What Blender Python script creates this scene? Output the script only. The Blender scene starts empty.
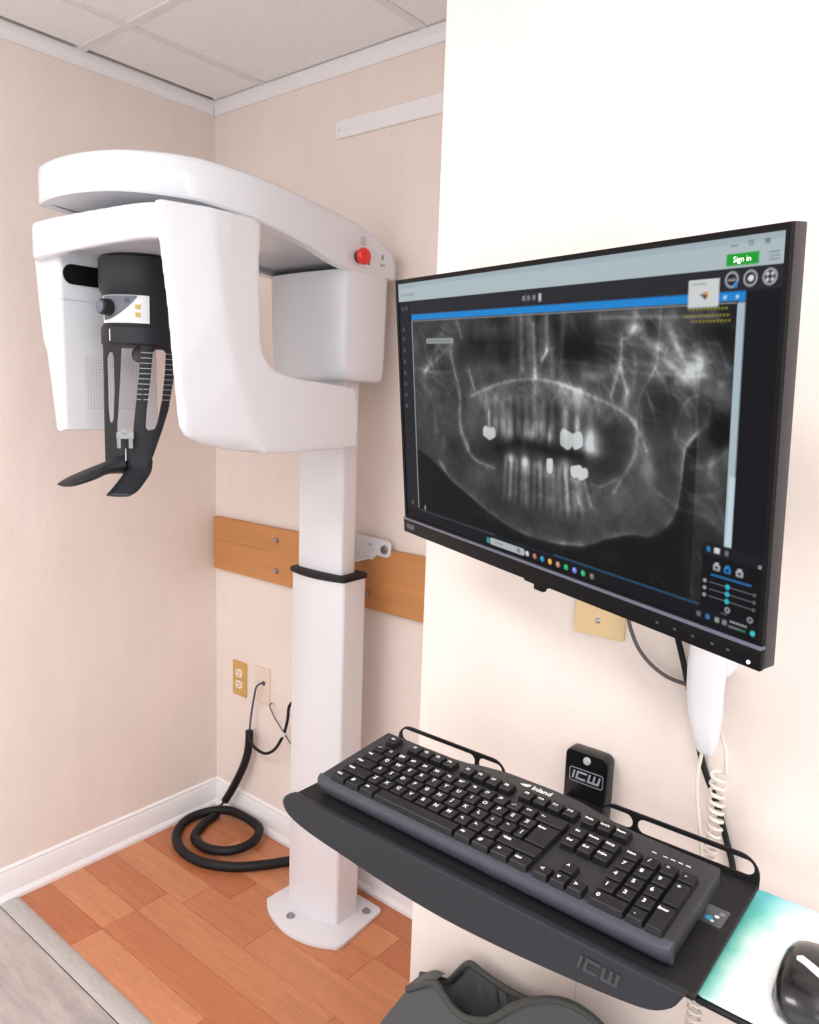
import bpy, bmesh, math, random
import numpy as np
from mathutils import Vector, Matrix, noise
random.seed(7); np.random.seed(7)
SC = bpy.context.scene
COL = SC.collection

# ------------------------------------------------------------------ camera
CAM_P = (2.0856, -1.554, 1.422)
YAW, PITCH, ROLL, FPX = 0.6816, 0.1464, 0.0346, 769.49
def cam_axes():
    f0 = Vector((-math.sin(YAW), math.cos(YAW), 0)); r0 = Vector((math.cos(YAW), math.sin(YAW), 0)); u0 = Vector((0, 0, 1))
    f = f0*math.cos(PITCH) - u0*math.sin(PITCH); u = u0*math.cos(PITCH) + f0*math.sin(PITCH)
    return r0*math.cos(ROLL) + u*math.sin(ROLL), u*math.cos(ROLL) - r0*math.sin(ROLL), f
_r, _u, _f = cam_axes()
cd = bpy.data.cameras.new('camera'); cam = bpy.data.objects.new('camera', cd); COL.objects.link(cam)
cam.matrix_world = Matrix(((_r.x, _u.x, -_f.x, CAM_P[0]), (_r.y, _u.y, -_f.y, CAM_P[1]), (_r.z, _u.z, -_f.z, CAM_P[2]), (0, 0, 0, 1)))
cd.sensor_fit = 'HORIZONTAL'; cd.sensor_width = 36; cd.lens = 36*FPX/819; cd.clip_start = 0.02
SC.camera = cam

# ------------------------------------------------------------------ light
w = bpy.data.worlds.new('world'); SC.world = w; w.use_nodes = True
w.node_tree.nodes['Background'].inputs[0].default_value = (0.985, 0.995, 1.0, 1)
w.node_tree.nodes['Background'].inputs[1].default_value = 1.60
LAMPS = [((2.36, -1.33), 9.0), ((2.36, -2.53), 5.0), ((.83, -1.93), 17.0)]      # unseen ceiling panels added for light, centre and watts
SC.view_settings.view_transform = 'Standard'; SC.view_settings.look = 'None'
SC.view_settings.gamma = 1; SC.view_settings.use_curve_mapping = False
SC.view_settings.exposure = 0.2

# ------------------------------------------------------------------ helpers
def lin(c): 
    c = c/255.0
    return c/12.92 if c <= .04045 else ((c+.055)/1.055)**2.4
def rgb(r, g, b): return (lin(r), lin(g), lin(b), 1)
MATS = {}
def mat(name, col, rough=.5, metal=0, spec=.5, coat=0, var=None, bump=None, emit=0, stretch=(1, 1, 1), alpha=1, trans=0):
    if name in MATS: return MATS[name]
    m = bpy.data.materials.new(name); m.use_nodes = True; nt = m.node_tree; b = nt.nodes['Principled BSDF']
    b.inputs['Base Color'].default_value = col; b.inputs['Roughness'].default_value = rough; b.inputs['Metallic'].default_value = metal
    b.inputs['Specular IOR Level'].default_value = spec; b.inputs['Coat Weight'].default_value = coat; b.inputs['Coat Roughness'].default_value = .08
    b.inputs['Alpha'].default_value = alpha; b.inputs['Transmission Weight'].default_value = trans
    if emit: b.inputs['Emission Color'].default_value = col; b.inputs['Emission Strength'].default_value = emit
    if var or bump:
        tc = nt.nodes.new('ShaderNodeTexCoord'); mp = nt.nodes.new('ShaderNodeMapping'); mp.inputs['Scale'].default_value = stretch
        nt.links.new(tc.outputs['Object'], mp.inputs[0])
    if var:   # (scale, amount) mottling of the base colour
        n = nt.nodes.new('ShaderNodeTexNoise'); n.inputs['Scale'].default_value = var[0]; n.inputs['Detail'].default_value = 6; n.inputs['Roughness'].default_value = .65
        nt.links.new(mp.outputs[0], n.inputs[0])
        rp = nt.nodes.new('ShaderNodeValToRGB'); a = var[1]
        rp.color_ramp.elements[0].position = .3; rp.color_ramp.elements[1].position = .7
        rp.color_ramp.elements[0].color = tuple(c*(1-a) for c in col[:3])+(1,); rp.color_ramp.elements[1].color = tuple(min(1, c*(1+a)) for c in col[:3])+(1,)
        nt.links.new(n.outputs['Fac'], rp.inputs[0]); nt.links.new(rp.outputs[0], b.inputs['Base Color'])
    if bump:  # (scale, strength)
        n = nt.nodes.new('ShaderNodeTexNoise'); n.inputs['Scale'].default_value = bump[0]; n.inputs['Detail'].default_value = 4
        nt.links.new(mp.outputs[0], n.inputs[0]); bp = nt.nodes.new('ShaderNodeBump'); bp.inputs['Strength'].default_value = bump[1]; bp.inputs['Distance'].default_value = .002
        nt.links.new(n.outputs['Fac'], bp.inputs['Height']); nt.links.new(bp.outputs[0], b.inputs['Normal'])
    MATS[name] = m; return m

def wood_mat(name, ramp, grain, rough, stretch):
    """Plank wood: tone picked per plank (object colour, or random along a ramp), grain stretched along the plank."""
    m = bpy.data.materials.new(name); m.use_nodes = True; nt = m.node_tree; b = nt.nodes['Principled BSDF']; b.inputs['Roughness'].default_value = rough
    oi = nt.nodes.new('ShaderNodeObjectInfo'); tc = nt.nodes.new('ShaderNodeTexCoord')
    rp = nt.nodes.new('ShaderNodeValToRGB'); els = rp.color_ramp.elements
    if ramp: els[0].color = ramp[0]; els[1].color = ramp[-1]
    for i, c in enumerate((ramp or [])[1:-1]): e = els.new((i+1)/(len(ramp)-1)); e.color = c
    if ramp is None: pass
    else: nt.links.new(oi.outputs['Random'], rp.inputs[0])
    ad = nt.nodes.new('ShaderNodeVectorMath'); ad.operation = 'ADD'; cb = nt.nodes.new('ShaderNodeCombineXYZ')
    ml = nt.nodes.new('ShaderNodeMath'); ml.operation = 'MULTIPLY'; ml.inputs[1].default_value = 37.0
    nt.links.new(oi.outputs['Random'], ml.inputs[0]); nt.links.new(ml.outputs[0], cb.inputs[0]); nt.links.new(ml.outputs[0], cb.inputs[2])
    nt.links.new(tc.outputs['Object'], ad.inputs[0]); nt.links.new(cb.outputs[0], ad.inputs[1])
    mp = nt.nodes.new('ShaderNodeMapping'); mp.inputs['Scale'].default_value = stretch; nt.links.new(ad.outputs[0], mp.inputs[0])
    src = rp.outputs[0] if ramp else oi.outputs['Color']
    for sc, amt, det in grain:
        n = nt.nodes.new('ShaderNodeTexNoise'); n.inputs['Scale'].default_value = sc; n.inputs['Detail'].default_value = det; n.inputs['Distortion'].default_value = .6
        nt.links.new(mp.outputs[0], n.inputs[0])
        mr = nt.nodes.new('ShaderNodeMapRange'); mr.inputs['From Min'].default_value = .3; mr.inputs['From Max'].default_value = .7; mr.inputs['To Min'].default_value = 1-amt; mr.inputs['To Max'].default_value = 1+amt
        nt.links.new(n.outputs['Fac'], mr.inputs[0])
        vm = nt.nodes.new('ShaderNodeVectorMath'); vm.operation = 'SCALE'; nt.links.new(src, vm.inputs[0]); nt.links.new(mr.outputs[0], vm.inputs['Scale']); src = vm.outputs[0]
    nt.links.new(src, b.inputs['Base Color'])
    MATS[name] = m; return m

ROOT = {}
def tag(o, label=None, cat=None, group=None, kind=None):
    if label: o['label'] = label
    if cat: o['category'] = cat
    if group: o['group'] = group
    if kind: o['kind'] = kind
    return o
def thing(name, label, cat, loc=(0, 0, 0), group=None, matrix=None):
    o = bpy.data.objects.new(name, None); o.empty_display_size = .05; COL.objects.link(o)
    o.matrix_world = matrix if matrix else Matrix.Translation(loc)
    ROOT[o.name] = o.matrix_world.copy()
    return tag(o, label, cat, group)
def add(name, me, m, parent=None, local=False, smooth=None, label=None, loc=None):
    """Link a mesh as one object. World-space meshes are brought into the root's space unless local."""
    if isinstance(me, bmesh.types.BMesh):
        b = me; me = bpy.data.meshes.new(name); b.normal_update(); b.to_mesh(me); b.free()
    if len(me.materials) == 0: me.materials.append(m)
    o = bpy.data.objects.new(name, me); COL.objects.link(o)
    if parent:
        o.parent = parent; ROOT[o.name] = ROOT.get(parent.name, Matrix())
        if not local: me.transform(ROOT[o.name].inverted())
    else: ROOT[o.name] = Matrix()
    if loc: o.location = loc
    if smooth is not None:
        me.polygons.foreach_set('use_smooth', [True]*len(me.polygons)); me.set_sharp_from_angle(angle=math.radians(smooth))
    if label: o['label'] = label
    return o
def rebase(o, loc):
    """Move a single-mesh thing's origin to its base."""
    o.data.transform(Matrix.Translation(-Vector(loc))); o.location = loc; return o
def box(x0, x1, y0, y1, z0, z1, bev=0, seg=2, bm=None):
    own = bm is None
    if own: bm = bmesh.new()
    r = bmesh.ops.create_cube(bm, size=1)
    for v in r['verts']: v.co = Vector((x0+(v.co.x+.5)*(x1-x0), y0+(v.co.y+.5)*(y1-y0), z0+(v.co.z+.5)*(z1-z0)))
    if bev:
        es = list({e for v in r['verts'] for e in v.link_edges})
        bmesh.ops.bevel(bm, geom=es, offset=bev, segments=seg, profile=.5, affect='EDGES')
    return bm
def loft(rings, caps=True, closed=True, bm=None):
    if bm is None: bm = bmesh.new()
    vs = [[bm.verts.new(p) for p in r] for r in rings]; n = len(rings[0])
    for a, b in zip(vs[:-1], vs[1:]):
        for i in range(n if closed else n-1): bm.faces.new((a[i], a[(i+1) % n], b[(i+1) % n], b[i]))
    if caps: bm.faces.new(list(reversed(vs[0]))); bm.faces.new(vs[-1])
    return bm
def fixn(bm): bmesh.ops.recalc_face_normals(bm, faces=bm.faces[:]); return bm
def prism(poly, z0, z1, bev=0, seg=2, axis='z'):
    """Extrude a 2-D outline. axis z: (x,y); x: (y,z) outline; y: (x,z) outline."""
    f = {'z': lambda p, t: (p[0], p[1], t), 'x': lambda p, t: (t, p[0], p[1]), 'y': lambda p, t: (p[0], t, p[1])}[axis]
    bm = loft([[f(p, z0) for p in poly], [f(p, z1) for p in poly]]); fixn(bm)
    if bev: 
        es = [e for e in bm.edges if len(e.link_faces) == 2 and e.calc_face_angle(0) > .6]
        bmesh.ops.bevel(bm, geom=es, offset=bev, segments=seg, profile=.5, affect='EDGES')
    return bm
def lathe(prof, seg=32, at=(0, 0, 0), M=None, bm=None):
    if bm is None: bm = bmesh.new()
    M = M or Matrix.Translation(at)
    rings = [[M @ Vector((r*math.cos(2*math.pi*i/seg), r*math.sin(2*math.pi*i/seg), z)) for i in range(seg)] for r, z in prof]
    return fixn(loft(rings, bm=bm))
def smoothpts(P, n=6, closed=False):
    P = [Vector(p) for p in P]; out = []; m = len(P)
    for i in range(m if closed else m-1):
        p0 = P[(i-1) % m] if closed or i > 0 else P[0]*2-P[1]; p1 = P[i]; p2 = P[(i+1) % m]; p3 = P[(i+2) % m] if closed or i+2 < m else P[-1]*2-P[-2]
        for k in range(n):
            t = k/n; out.append(.5*((2*p1)+(p2-p0)*t+(2*p0-5*p1+4*p2-p3)*t*t+(3*p1-p0-3*p2+p3)*t**3))
    if not closed: out.append(P[-1].copy())
    return out
def tube(P, r, seg=10, n=6, smooth=True, bm=None, flat=None, closed=False):
    P = smoothpts(P, n, closed) if smooth else [Vector(p) for p in P]
    if bm is None: bm = bmesh.new()
    rings = []; up = Vector((0, 0, 1)); prev = None; m = len(P)
    for i, p in enumerate(P):
        t = (P[(i+1) % m]-P[i-1] if closed else P[min(i+1, m-1)]-P[max(i-1, 0)]).normalized()
        if prev is None: a = t.cross(up if abs(t.z) < .9 else Vector((1, 0, 0))).normalized()
        else: a = (prev-t*prev.dot(t)).normalized()
        prev = a; b = t.cross(a); rr = r(i/(m-1)) if callable(r) else r
        rings.append([p+a*rr*math.cos(2*math.pi*k/seg)+b*rr*math.sin(2*math.pi*k/seg) for k in range(seg)])
    if closed: rings.append(rings[0]); 
    if closed:
        bm2 = loft(rings, caps=False, bm=bm); bmesh.ops.remove_doubles(bm2, verts=bm2.verts[:], dist=1e-6); return bm2
    return loft(rings, bm=bm)
def rrect(x0, x1, y0, y1, r, n=5):
    out = []
    for cx, cy, a in ((x1-r, y1-r, 0), (x0+r, y1-r, 90), (x0+r, y0+r, 180), (x1-r, y0+r, 270)):
        for k in range(n+1):
            t = math.radians(a+90*k/n); out.append((cx+r*math.cos(t), cy+r*math.sin(t)))
    return out
def curve_mesh(cu):
    o = bpy.data.objects.new('tmp', cu); COL.objects.link(o); dg = bpy.context.evaluated_depsgraph_get(); dg.update()
    me = bpy.data.meshes.new_from_object(o.evaluated_get(dg)); bpy.data.objects.remove(o); bpy.data.curves.remove(cu); me.materials.clear(); return me
def plate(outline, holes=(), th=.004, bev=0, M=None):
    """A flat plate with holes: outline in XY, thickness along Z."""
    cu = bpy.data.curves.new('tmp', 'CURVE'); cu.dimensions = '2D'; cu.fill_mode = 'BOTH'; cu.extrude = th/2-bev; cu.bevel_depth = bev; cu.bevel_resolution = 1; cu.offset = -bev
    for pts in [outline]+list(holes):
        s = cu.splines.new('POLY'); s.points.add(len(pts)-1); s.use_cyclic_u = True
        for i, p in enumerate(pts): s.points[i].co = (p[0], p[1], 0, 1)
    me = curve_mesh(cu)
    if M: me.transform(M)
    return me
def text(s, size, th=.0002, M=None, align='CENTER', shear=0, bold=0):
    cu = bpy.data.curves.new('tmp', 'FONT'); cu.body = s; cu.size = size; cu.extrude = th/2; cu.align_x = align; cu.align_y = 'CENTER'; cu.shear = shear; cu.offset = bold; cu.resolution_u = 2
    me = curve_mesh(cu)
    if M: me.transform(M)
    return me
def frame(o, x, y, z):
    """Matrix with origin o and axes x, y, z as columns."""
    x, y, z = Vector(x), Vector(y), Vector(z)
    return Matrix(((x.x, y.x, z.x, o[0]), (x.y, y.y, z.y, o[1]), (x.z, y.z, z.z, o[2]), (0, 0, 0, 1)))
FRONT = lambda x, y, z: frame((x, y, z), (1, 0, 0), (0, 0, 1), (0, -1, 0))       # XY outline stood up facing -Y (the room)

def square_logo(w, h, st, th, M, shear=.22):
    """The squared letters I C W as one raised mark: w x h overall, stroke st."""
    lw = (w-2*st)/2.35; bm = bmesh.new(); x = 0
    R = [(0, st, 0, h)]; x = st*2
    R += [(x, x+st, 0, h), (x+st, x+lw, h-st, h), (x+st, x+lw, 0, st)]; x += lw+st
    v = (w-x-3*st)/2
    R += [(x, x+st, 0, h), (x+st+v, x+2*st+v, 0, h), (x+2*st+2*v, w, 0, h), (x+st, x+st+v, 0, st), (x+2*st+v, x+2*st+2*v, 0, st)]
    for a, b, c, d in R: box(a-w/2, b-w/2, c-h/2, d-h/2, 0, th, bm=bm)
    for v_ in bm.verts: v_.co.x += v_.co.y*shear; v_.co = M @ v_.co
    return bm

# ------------------------------------------------------------------ materials
WALLPAPER = mat('wallpaper', rgb(236, 223, 216), .75, spec=.25, var=(9, .035), bump=(160, .25), stretch=(1, 1, .35))
TRIM = mat('trim_white', rgb(240, 238, 240), .4, spec=.4)
TILE = mat('ceiling_tile', rgb(244, 243, 243), .9, spec=.1, var=(60, .03), bump=(130, .6))
PLASTIC = mat('white_plastic', rgb(224, 226, 232), .22, spec=.5, coat=.3)
PAINT = mat('white_paint', rgb(224, 223, 228), .35, spec=.45)
GREYIN = mat('grey_plastic', rgb(200, 196, 200), .4)
BLACK = mat('black_plastic', rgb(30, 33, 39), .45, spec=.35, bump=(900, .1))
BLACK2 = mat('deep_black', rgb(10, 10, 12), .5, spec=.3)
RUBBER = mat('black_rubber', rgb(20, 20, 22), .55, spec=.35)
STEEL = mat('steel', rgb(170, 172, 178), .3, metal=1)
TRAYM = mat('tray_black', rgb(27, 26, 28), .55, spec=.3, bump=(700, .15))
LIPM = mat('lip_charcoal', rgb(40, 41, 46), .5, spec=.3, bump=(900, .12))
KEYM = mat('key_black', rgb(25, 25, 28), .42, spec=.35)
KBODY = mat('keyboard_charcoal', rgb(46, 46, 50), .45, spec=.35, bump=(1200, .1))
KFRONT = mat('keyboard_front', rgb(66, 69, 79), .4, spec=.4)
PRINT = mat('white_print', rgb(235, 235, 235), .6)
GOLDPL = mat('ivory_plate', rgb(226, 196, 148), .4)
GOLD = mat('tan_plate', rgb(205, 165, 95), .4)
IVORY = mat('ivory', rgb(240, 226, 205), .35)
MONB = mat('monitor_black', rgb(12, 12, 15), .4, spec=.12)
MONS = mat('monitor_side', rgb(52, 48, 50), .45, spec=.4)
MONL = mat('monitor_lip', rgb(92, 96, 112), .3, spec=.5)
CORDW = mat('cord_white', rgb(226, 216, 206), .45)

# ------------------------------------------------------------------ the room
H = 2.3; XE, YE = 4.2, -4.0; PX, PY = 1.388, -.655       # partition edge and face
def struct(name, bm, m, label, parent=None, **k):
    o = add(name, bm, m, parent, **k); tag(o, label, 'room', kind='structure') if parent is None else None
    return o
def setting(name, bm, m, label, cat, **k):
    o = add(name, bm, m, **k); return tag(o, label, cat, kind='structure')
setting('wall_left', box(-.1, 0, YE, .1, 0, H+.1), WALLPAPER, 'beige papered wall at the left, behind the white machine arm', 'wall')
setting('wall_back', box(0, 2.0, 0, .1, 0, H+.1), WALLPAPER, 'beige papered wall behind the machine column, with the wooden board', 'wall')
pw = setting('wall_right', box(PX, XE, PY, -.0005, 0, H+.0, .006, 3), WALLPAPER, 'projecting beige wall carrying the monitor and the keyboard tray', 'wall', smooth=40)
# thin joint between two lengths of paper on the projecting wall
add('paper_seam', box(1.6795, 1.6805, PY-.0006, PY+.002, .0, .87), mat('seam', rgb(214, 194, 182), .8), pw)

# floor: orange strips, threshold, grey planks
fl = setting('floor', box(-.1, XE, YE, .1, -.05, -.006), mat('subfloor', rgb(90, 62, 45), .8), 'floor of orange wood strips and grey planks', 'floor')
ORANGE = wood_mat('orange_strip', None, [(3, .08, 4), (22, .10, 6)], .34, (1.2, 14, 6))
TONE = {'D': (186, 114, 77), 'M': (194, 124, 86), 'L': (201, 134, 95), 'N': (190, 119, 82)}
tones = {0: 'MDN', 1: 'NLDM', 2: 'DMLD', 3: 'LMLN', 4: 'DLMN', 5: 'LDMM', 6: 'DLND'}
GREYW = wood_mat('grey_plank', [rgb(178, 170, 168), rgb(190, 181, 178)], [(2.5, .14, 5), (9, .12, 8), (40, .06, 4)], .5, (1.2, 6, 5))
starts = {0: [.0, .62, 1.2], 1: [0, .24, .925, 1.39], 2: [0, .46, .92, 1.39], 3: [0, .376, .643, 1.2, 1.39], 4: [0, .309, .98, 1.39], 5: [0, .309, .98, 1.39], 6: [0, .309, .76, 1.39]}
for r in range(7):
    y1 = -.1*r; y0 = max(-.1*(r+1), -.692)
    xs = sorted(set(starts[r]+[1.39]))
    for n_, (a, b) in enumerate(zip(xs[:-1], xs[1:])):
        g = .0004; dv = random.uniform(-4, 4); c_ = rgb(*[v+dv for v in TONE[tones[r][n_]]])
        o_ = add('floor_strip', box(a+g-a, b-a-g, y0-y0+g, y1-y0-g, -.006, 0, .0006, 1), ORANGE, fl, local=True, loc=(a, y0, 0)); o_.color = c_
for r in range(17):
    y1 = -.7395-.19*r; off = [.0, .55, .25, .8][r % 4]
    xs = [0]+[off+.01+1.22*k for k in range(5) if 0 < off+.01+1.22*k < XE]+[XE]
    for a, b in zip(xs[:-1], xs[1:]):
        if b-a < .05: continue
        add('floor_plank', box(.0005, b-a-.0005, .0005, .1895, -.006, 0, .0006, 1), GREYW, fl, local=True, loc=(a, y1-.19, 0))
THR = mat('threshold_grey', rgb(186, 182, 180), .45, var=(35, .12), stretch=(1, 6, 6))
setting('trim_1', prism([(-.738, 0), (-.734, .004), (-.722, .006), (-.702, .006), (-.690, .0035), (-.687, 0)], 0, PX+.6, axis='x'), THR, 'grey threshold strip where orange strips meet grey planks', 'threshold', smooth=50)

# baseboards with cap and shoe moulding
bp = [(0, 0), (-.021, 0), (-.021, .010), (-.015, .019), (-.011, .020), (-.0105, .078), (-.007, .084), (-.007, .090), (0, .096)]
setting('baseboard_back', prism(bp, .0, PX+.1, axis='x'), TRIM, 'white baseboard running behind the black cable coil', 'baseboard', smooth=30)
setting('baseboard_left', fixn(loft([[(-y, t, z) for y, z in bp] for t in (YE, -.0105)])), TRIM, 'white baseboard along the left wall down to the threshold', 'baseboard', smooth=30)
# crown strips under the tiles
cp = [(0, H-.040), (-.005, H-.040), (-.006, H-.026), (-.010, H-.020), (-.011, H-.002), (-.010, H), (0, H)]
setting('trim_2', prism(cp, 0, 2.0, axis='x'), TRIM, 'white crown moulding above the back wall', 'moulding', smooth=30)
setting('trim_3', fixn(loft([[(-y, t, z) for y, z in cp] for t in (YE, -.011)])), TRIM, 'white crown moulding above the left wall', 'moulding', smooth=30)

# suspended ceiling: tiles and tees
ce = setting('ceiling', box(-.1, XE, YE, .1, H+.03, H+.06), mat('ceiling_void', rgb(70, 66, 64), .9), 'suspended ceiling of white mineral tiles in a white grid', 'ceiling')
TEE = mat('tee_white', rgb(232, 229, 229), .5)
gx = [0, .236]+[.236+.59*k for k in range(1, 8)]; gy = [0, -.435]+[-.435-.6*k for k in range(1, 7)]
LAMPCELLS = set()
for (lx, ly), wv in LAMPS:
    for i in range(len(gx)-1):
        for j in range(len(gy)-1):
            if gx[i] < lx+.3 and gx[i+1] > lx-.3 and gy[j+1] < ly < gy[j]: LAMPCELLS.add((i, j))
for i in range(len(gx)-1):
    for j in range(len(gy)-1):
        if (i, j) in LAMPCELLS: continue
        a, b, c, d = gx[i]+(.010 if i else .017), gx[i+1]-.010, gy[j+1]+.010, gy[j]-.010
        add('ceiling_tile', box(a, b, c, d, H+.003, H+.018, .003, 1), TILE, ce)
for x in gx[1:]: add('ceiling_tee', box(x-.012, x+.012, YE, 0, H-.001, H+.022), TEE, ce)
for y in gy[1:]: add('ceiling_tee', box(0, gx[-1], y-.012, y+.012, H-.0015, H+.021), TEE, ce)
add('wall_angle', box(0, XE, -.018, 0, H+.0018, H+.004), TEE, ce)

# unseen light panels added to the ceiling; the third brightens the left side
DIFF = mat('diffuser', (1, .97, .94, 1), .6, emit=2.0)
for k, ((lx, ly), wv) in enumerate(LAMPS):
    cells = [c for c in sorted(LAMPCELLS) if gy[c[1]+1] < ly < gy[c[1]]]
    x0 = min(gx[c[0]] for c in cells)+.012; x1 = max(gx[c[0]+1] for c in cells)-.012; j = cells[0][1]; y0, y1 = gy[j+1]+.012, gy[j]-.012
    t = thing('added_ceiling_light', ['added unseen ceiling light panel nearest the monitor wall', 'added unseen ceiling light panel farthest from the monitor wall', 'unseen fill light panel added nearest the x-ray machine'][k], 'light', ((x0+x1)/2, (y0+y1)/2, H), 'added ceiling lights')
    bm = bmesh.new()
    for q in ((x0, x1, y0, y0+.03), (x0, x1, y1-.03, y1), (x0, x0+.03, y0+.03, y1-.03), (x1-.03, x1, y0+.03, y1-.03)): box(*q, H-.002, H+.02, bm=bm)
    add('frame', bm, TRIM, t); add('diffuser', box(x0+.03, x1-.03, y0+.03, y1-.03, H+.006, H+.012), DIFF, t)
    ld = bpy.data.lights.new('panel_lamp', 'AREA'); ld.shape = 'RECTANGLE'; ld.size = x1-x0-.08; ld.size_y = y1-y0-.08; ld.energy = wv; ld.color = (1, .985, .975)
    lo = bpy.data.objects.new('panel_lamp', ld); COL.objects.link(lo); lo.parent = t; lo.location = (0, 0, -.004)

# ------------------------------------------------------------------ fittings on the back wall
t = thing('wall_board', 'wooden board screwed to the back wall behind the column', 'board', (.0, 0, .845))
OAK = mat('oak_board', rgb(196, 136, 82), .45, var=(5, .10), stretch=(.6, 3, 7), bump=(40, .1))
add('board', box(.012, 1.2, -.020, 0, .845, 1.018, .002, 1), OAK, t)
add('crack', box(.014, .30, -.0206, -.0195, .9425, .9435), mat('crack', rgb(150, 96, 52), .7), t)
def bolt(x, y, z, r, parent, name='bolt', d=.006):
    M = frame((x, y, z), (1, 0, 0), (0, 0, 1), (0, -1, 0))
    b = add(name, lathe([(r, 0), (r, d*.4), (r*.8, d), (r*.3, d*1.05)], 14, M=M), STEEL, parent, smooth=40)
    return b
for x, z in ((.325, .982), (.325, .886), (.700, .888), (.640, .982)): bolt(x, -.020, z, .009, t)
bb = thing('wall_bracket', 'white steel bracket tying the column to the wooden board', 'bracket', (.66, -.02, .97))
add('wall_flange', prism([(.64, .985), (.718, .985), (.735, 1.0), (.768, .998), (.781, 1.004), (.784, 1.012), (.784, 1.036), (.776, 1.044), (.70, 1.048), (.64, 1.048)], -.0245, -.0205, .0008, 1, 'y'), PAINT, bb)
add('arm', box(.662, .712, -.085, -.0246, .986, .990, .001, 1), PAINT, bb)
bolt(.764, -.0245, 1.020, .012, bb, d=.008); bolt(.712, -.0245, 1.027, .003, bb, 'screw', .002)
s = add('wall_strip', box(.53, 1.3, -.007, 0, 2.100, 2.146, .0015, 1), TRIM, smooth=30); tag(rebase(s, (.53, 0, 2.1)), 'white batten strip high on the back wall', 'strip')
bolt(.545, -.007, 2.122, .0022, s, 'nail', .001).data.transform(Matrix.Translation((-.53, 0, -2.1)))

def cover_plate(name, label, x, z, wd, ht, m, y=0.0):
    t = thing(name, label, 'wall plate', (x, y, z))
    me = plate(rrect(-wd/2, wd/2, -ht/2, ht/2, .004, 3), (), .005, .0015, M=FRONT(x, y-.0025, z)); add('plate', me, m, t, smooth=30); return t
t = cover_plate('power_outlet', 'tan duplex power outlet near the room corner', .129, .486, .070, .118, GOLD)
for dz in (.0195, -.0195):
    f = add('receptacle', plate(rrect(-.0165, .0165, -.0135, .0135, .010, 5), (), .004, .0005, M=FRONT(.129, -.006, .486+dz)), IVORY, t, smooth=30)
    for dx in (-.0065, .0065): add('slot', box(.129+dx-.001, .129+dx+.001, -.0085, -.0078, .486+dz, .486+dz+.008), BLACK2, f)
    add('ground_hole', box(.129-.002, .129+.002, -.0085, -.0078, .486+dz-.008, .486+dz-.004), BLACK2, f)
bolt(.129, -.005, .486, .003, t, 'screw', .001)
t = cover_plate('blank_cover_plate', 'beige cover plate with a cable hole, beside the tan power outlet', .243, .494, .072, .118, mat('beige_plate', rgb(233, 214, 198), .5))
add('hole', lathe([(.008, 0), (.008, .0008)], 14, M=frame((.252, -.005, .503), (1, 0, 0), (0, 0, 1), (0, -1, 0))), mat('hole_brown', rgb(110, 70, 50), .8), t)

# cables in the corner
cb = add('network_cable', tube([(.252, -.004, .503), (.251, -.022, .505), (.244, -.03, .492), (.235, -.03, .46), (.22, -.03, .39), (.211, -.03, .32)], .0032), mat('cable_blue', rgb(70, 80, 110), .5), smooth=60)
tag(rebase(cb, (.211, -.03, .32)), 'thin blue-grey cable running from the cover plate into the black sleeve', 'cable')
sl = [(.212, -.03, .338), (.211, -.03, .30), (.203, -.032, .25), (.18, -.036, .19), (.14, -.042, .115), (.112, -.05, .066)]
cs = add('cable_sleeve', tube(sl, .013, 14), RUBBER, smooth=60); tag(rebase(cs, (.112, -.05, .066)), 'short black cable sleeve leaning in the corner above the coil', 'sleeve')
cl = [(.52, -.03), (.47, -.075), (.425, -.143), (.365, -.212), (.273, -.262), (.171, -.264), (.088, -.222), (.044, -.15), (.062, -.080), (.118, -.042), (.2, -.036), (.285, -.048), (.325, -.11), (.302, -.178), (.228, -.212), (.150, -.198), (.108, -.138), (.092, -.085), (.078, -.055)]
zz = [.0145]*8+[.02, .03, .034, .034, .03, .024, .018, .0150, .0146, .0148, .016]
co = add('cable_coil', tube([(x, y, z) for (x, y), z in zip(cl, zz)], .0142, 14, 8), RUBBER, smooth=60)
tag(rebase(co, (.2, -.15, 0)), 'thick black cable sleeve coiled on the orange floor in the corner', 'cable')
wi = add('sleeve_wires', tube([(.118, -.048, .075), (.098, -.055, .048), (.082, -.058, .033), (.076, -.056, .018)], .004), mat('wire_brown', rgb(70, 50, 42), .6), smooth=60)
tag(rebase(wi, (.076, -.056, .018)), 'bare brown wires between the leaning sleeve and the floor coil', 'wires')
c1 = add('looped_cord', tube([(.216, -.036, .332), (.236, -.042, .312), (.264, -.045, .299), (.310, -.045, .298), (.355, -.045, .328), (.392, -.045, .385), (.411, -.045, .44), (.418, -.045, .485), (.45, -.047, .51), (.53, -.05, .51)], .0048), RUBBER, smooth=60)
tag(rebase(c1, (.214, -.034, .335)), 'black cord looping from the sleeve up behind the column', 'cord')
c2 = add('thin_wire', tube([(.292, -.004, .448), (.300, -.02, .445), (.335, -.03, .42), (.385, -.034, .385), (.43, -.036, .355), (.50, -.04, .34), (.53, -.045, .345)], .0024), mat('wire_grey', rgb(120, 108, 104), .5), smooth=60)
tag(rebase(c2, (.292, -.004, .448)), 'thin grey wire from below the cover plate to the column', 'wire')
zt = add('cable_tie', lathe([(.0068, -.012), (.0075, -.010), (.0075, .010), (.0068, .012)], 12, M=frame((.392, -.043, .387), (.78, 0, -.62), (0, 1, 0), (.62, 0, .78))), PAINT, smooth=40)
tag(rebase(zt, (.392, -.043, .387)), 'small white tie binding the black cord and grey wire', 'cable tie')

# ------------------------------------------------------------------ panoramic x-ray machine
xm = thing('panoramic_xray_machine', 'white dental panoramic x-ray machine with a black patient support on a tall column', 'x-ray machine', (.69, -.13, 0))
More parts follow.
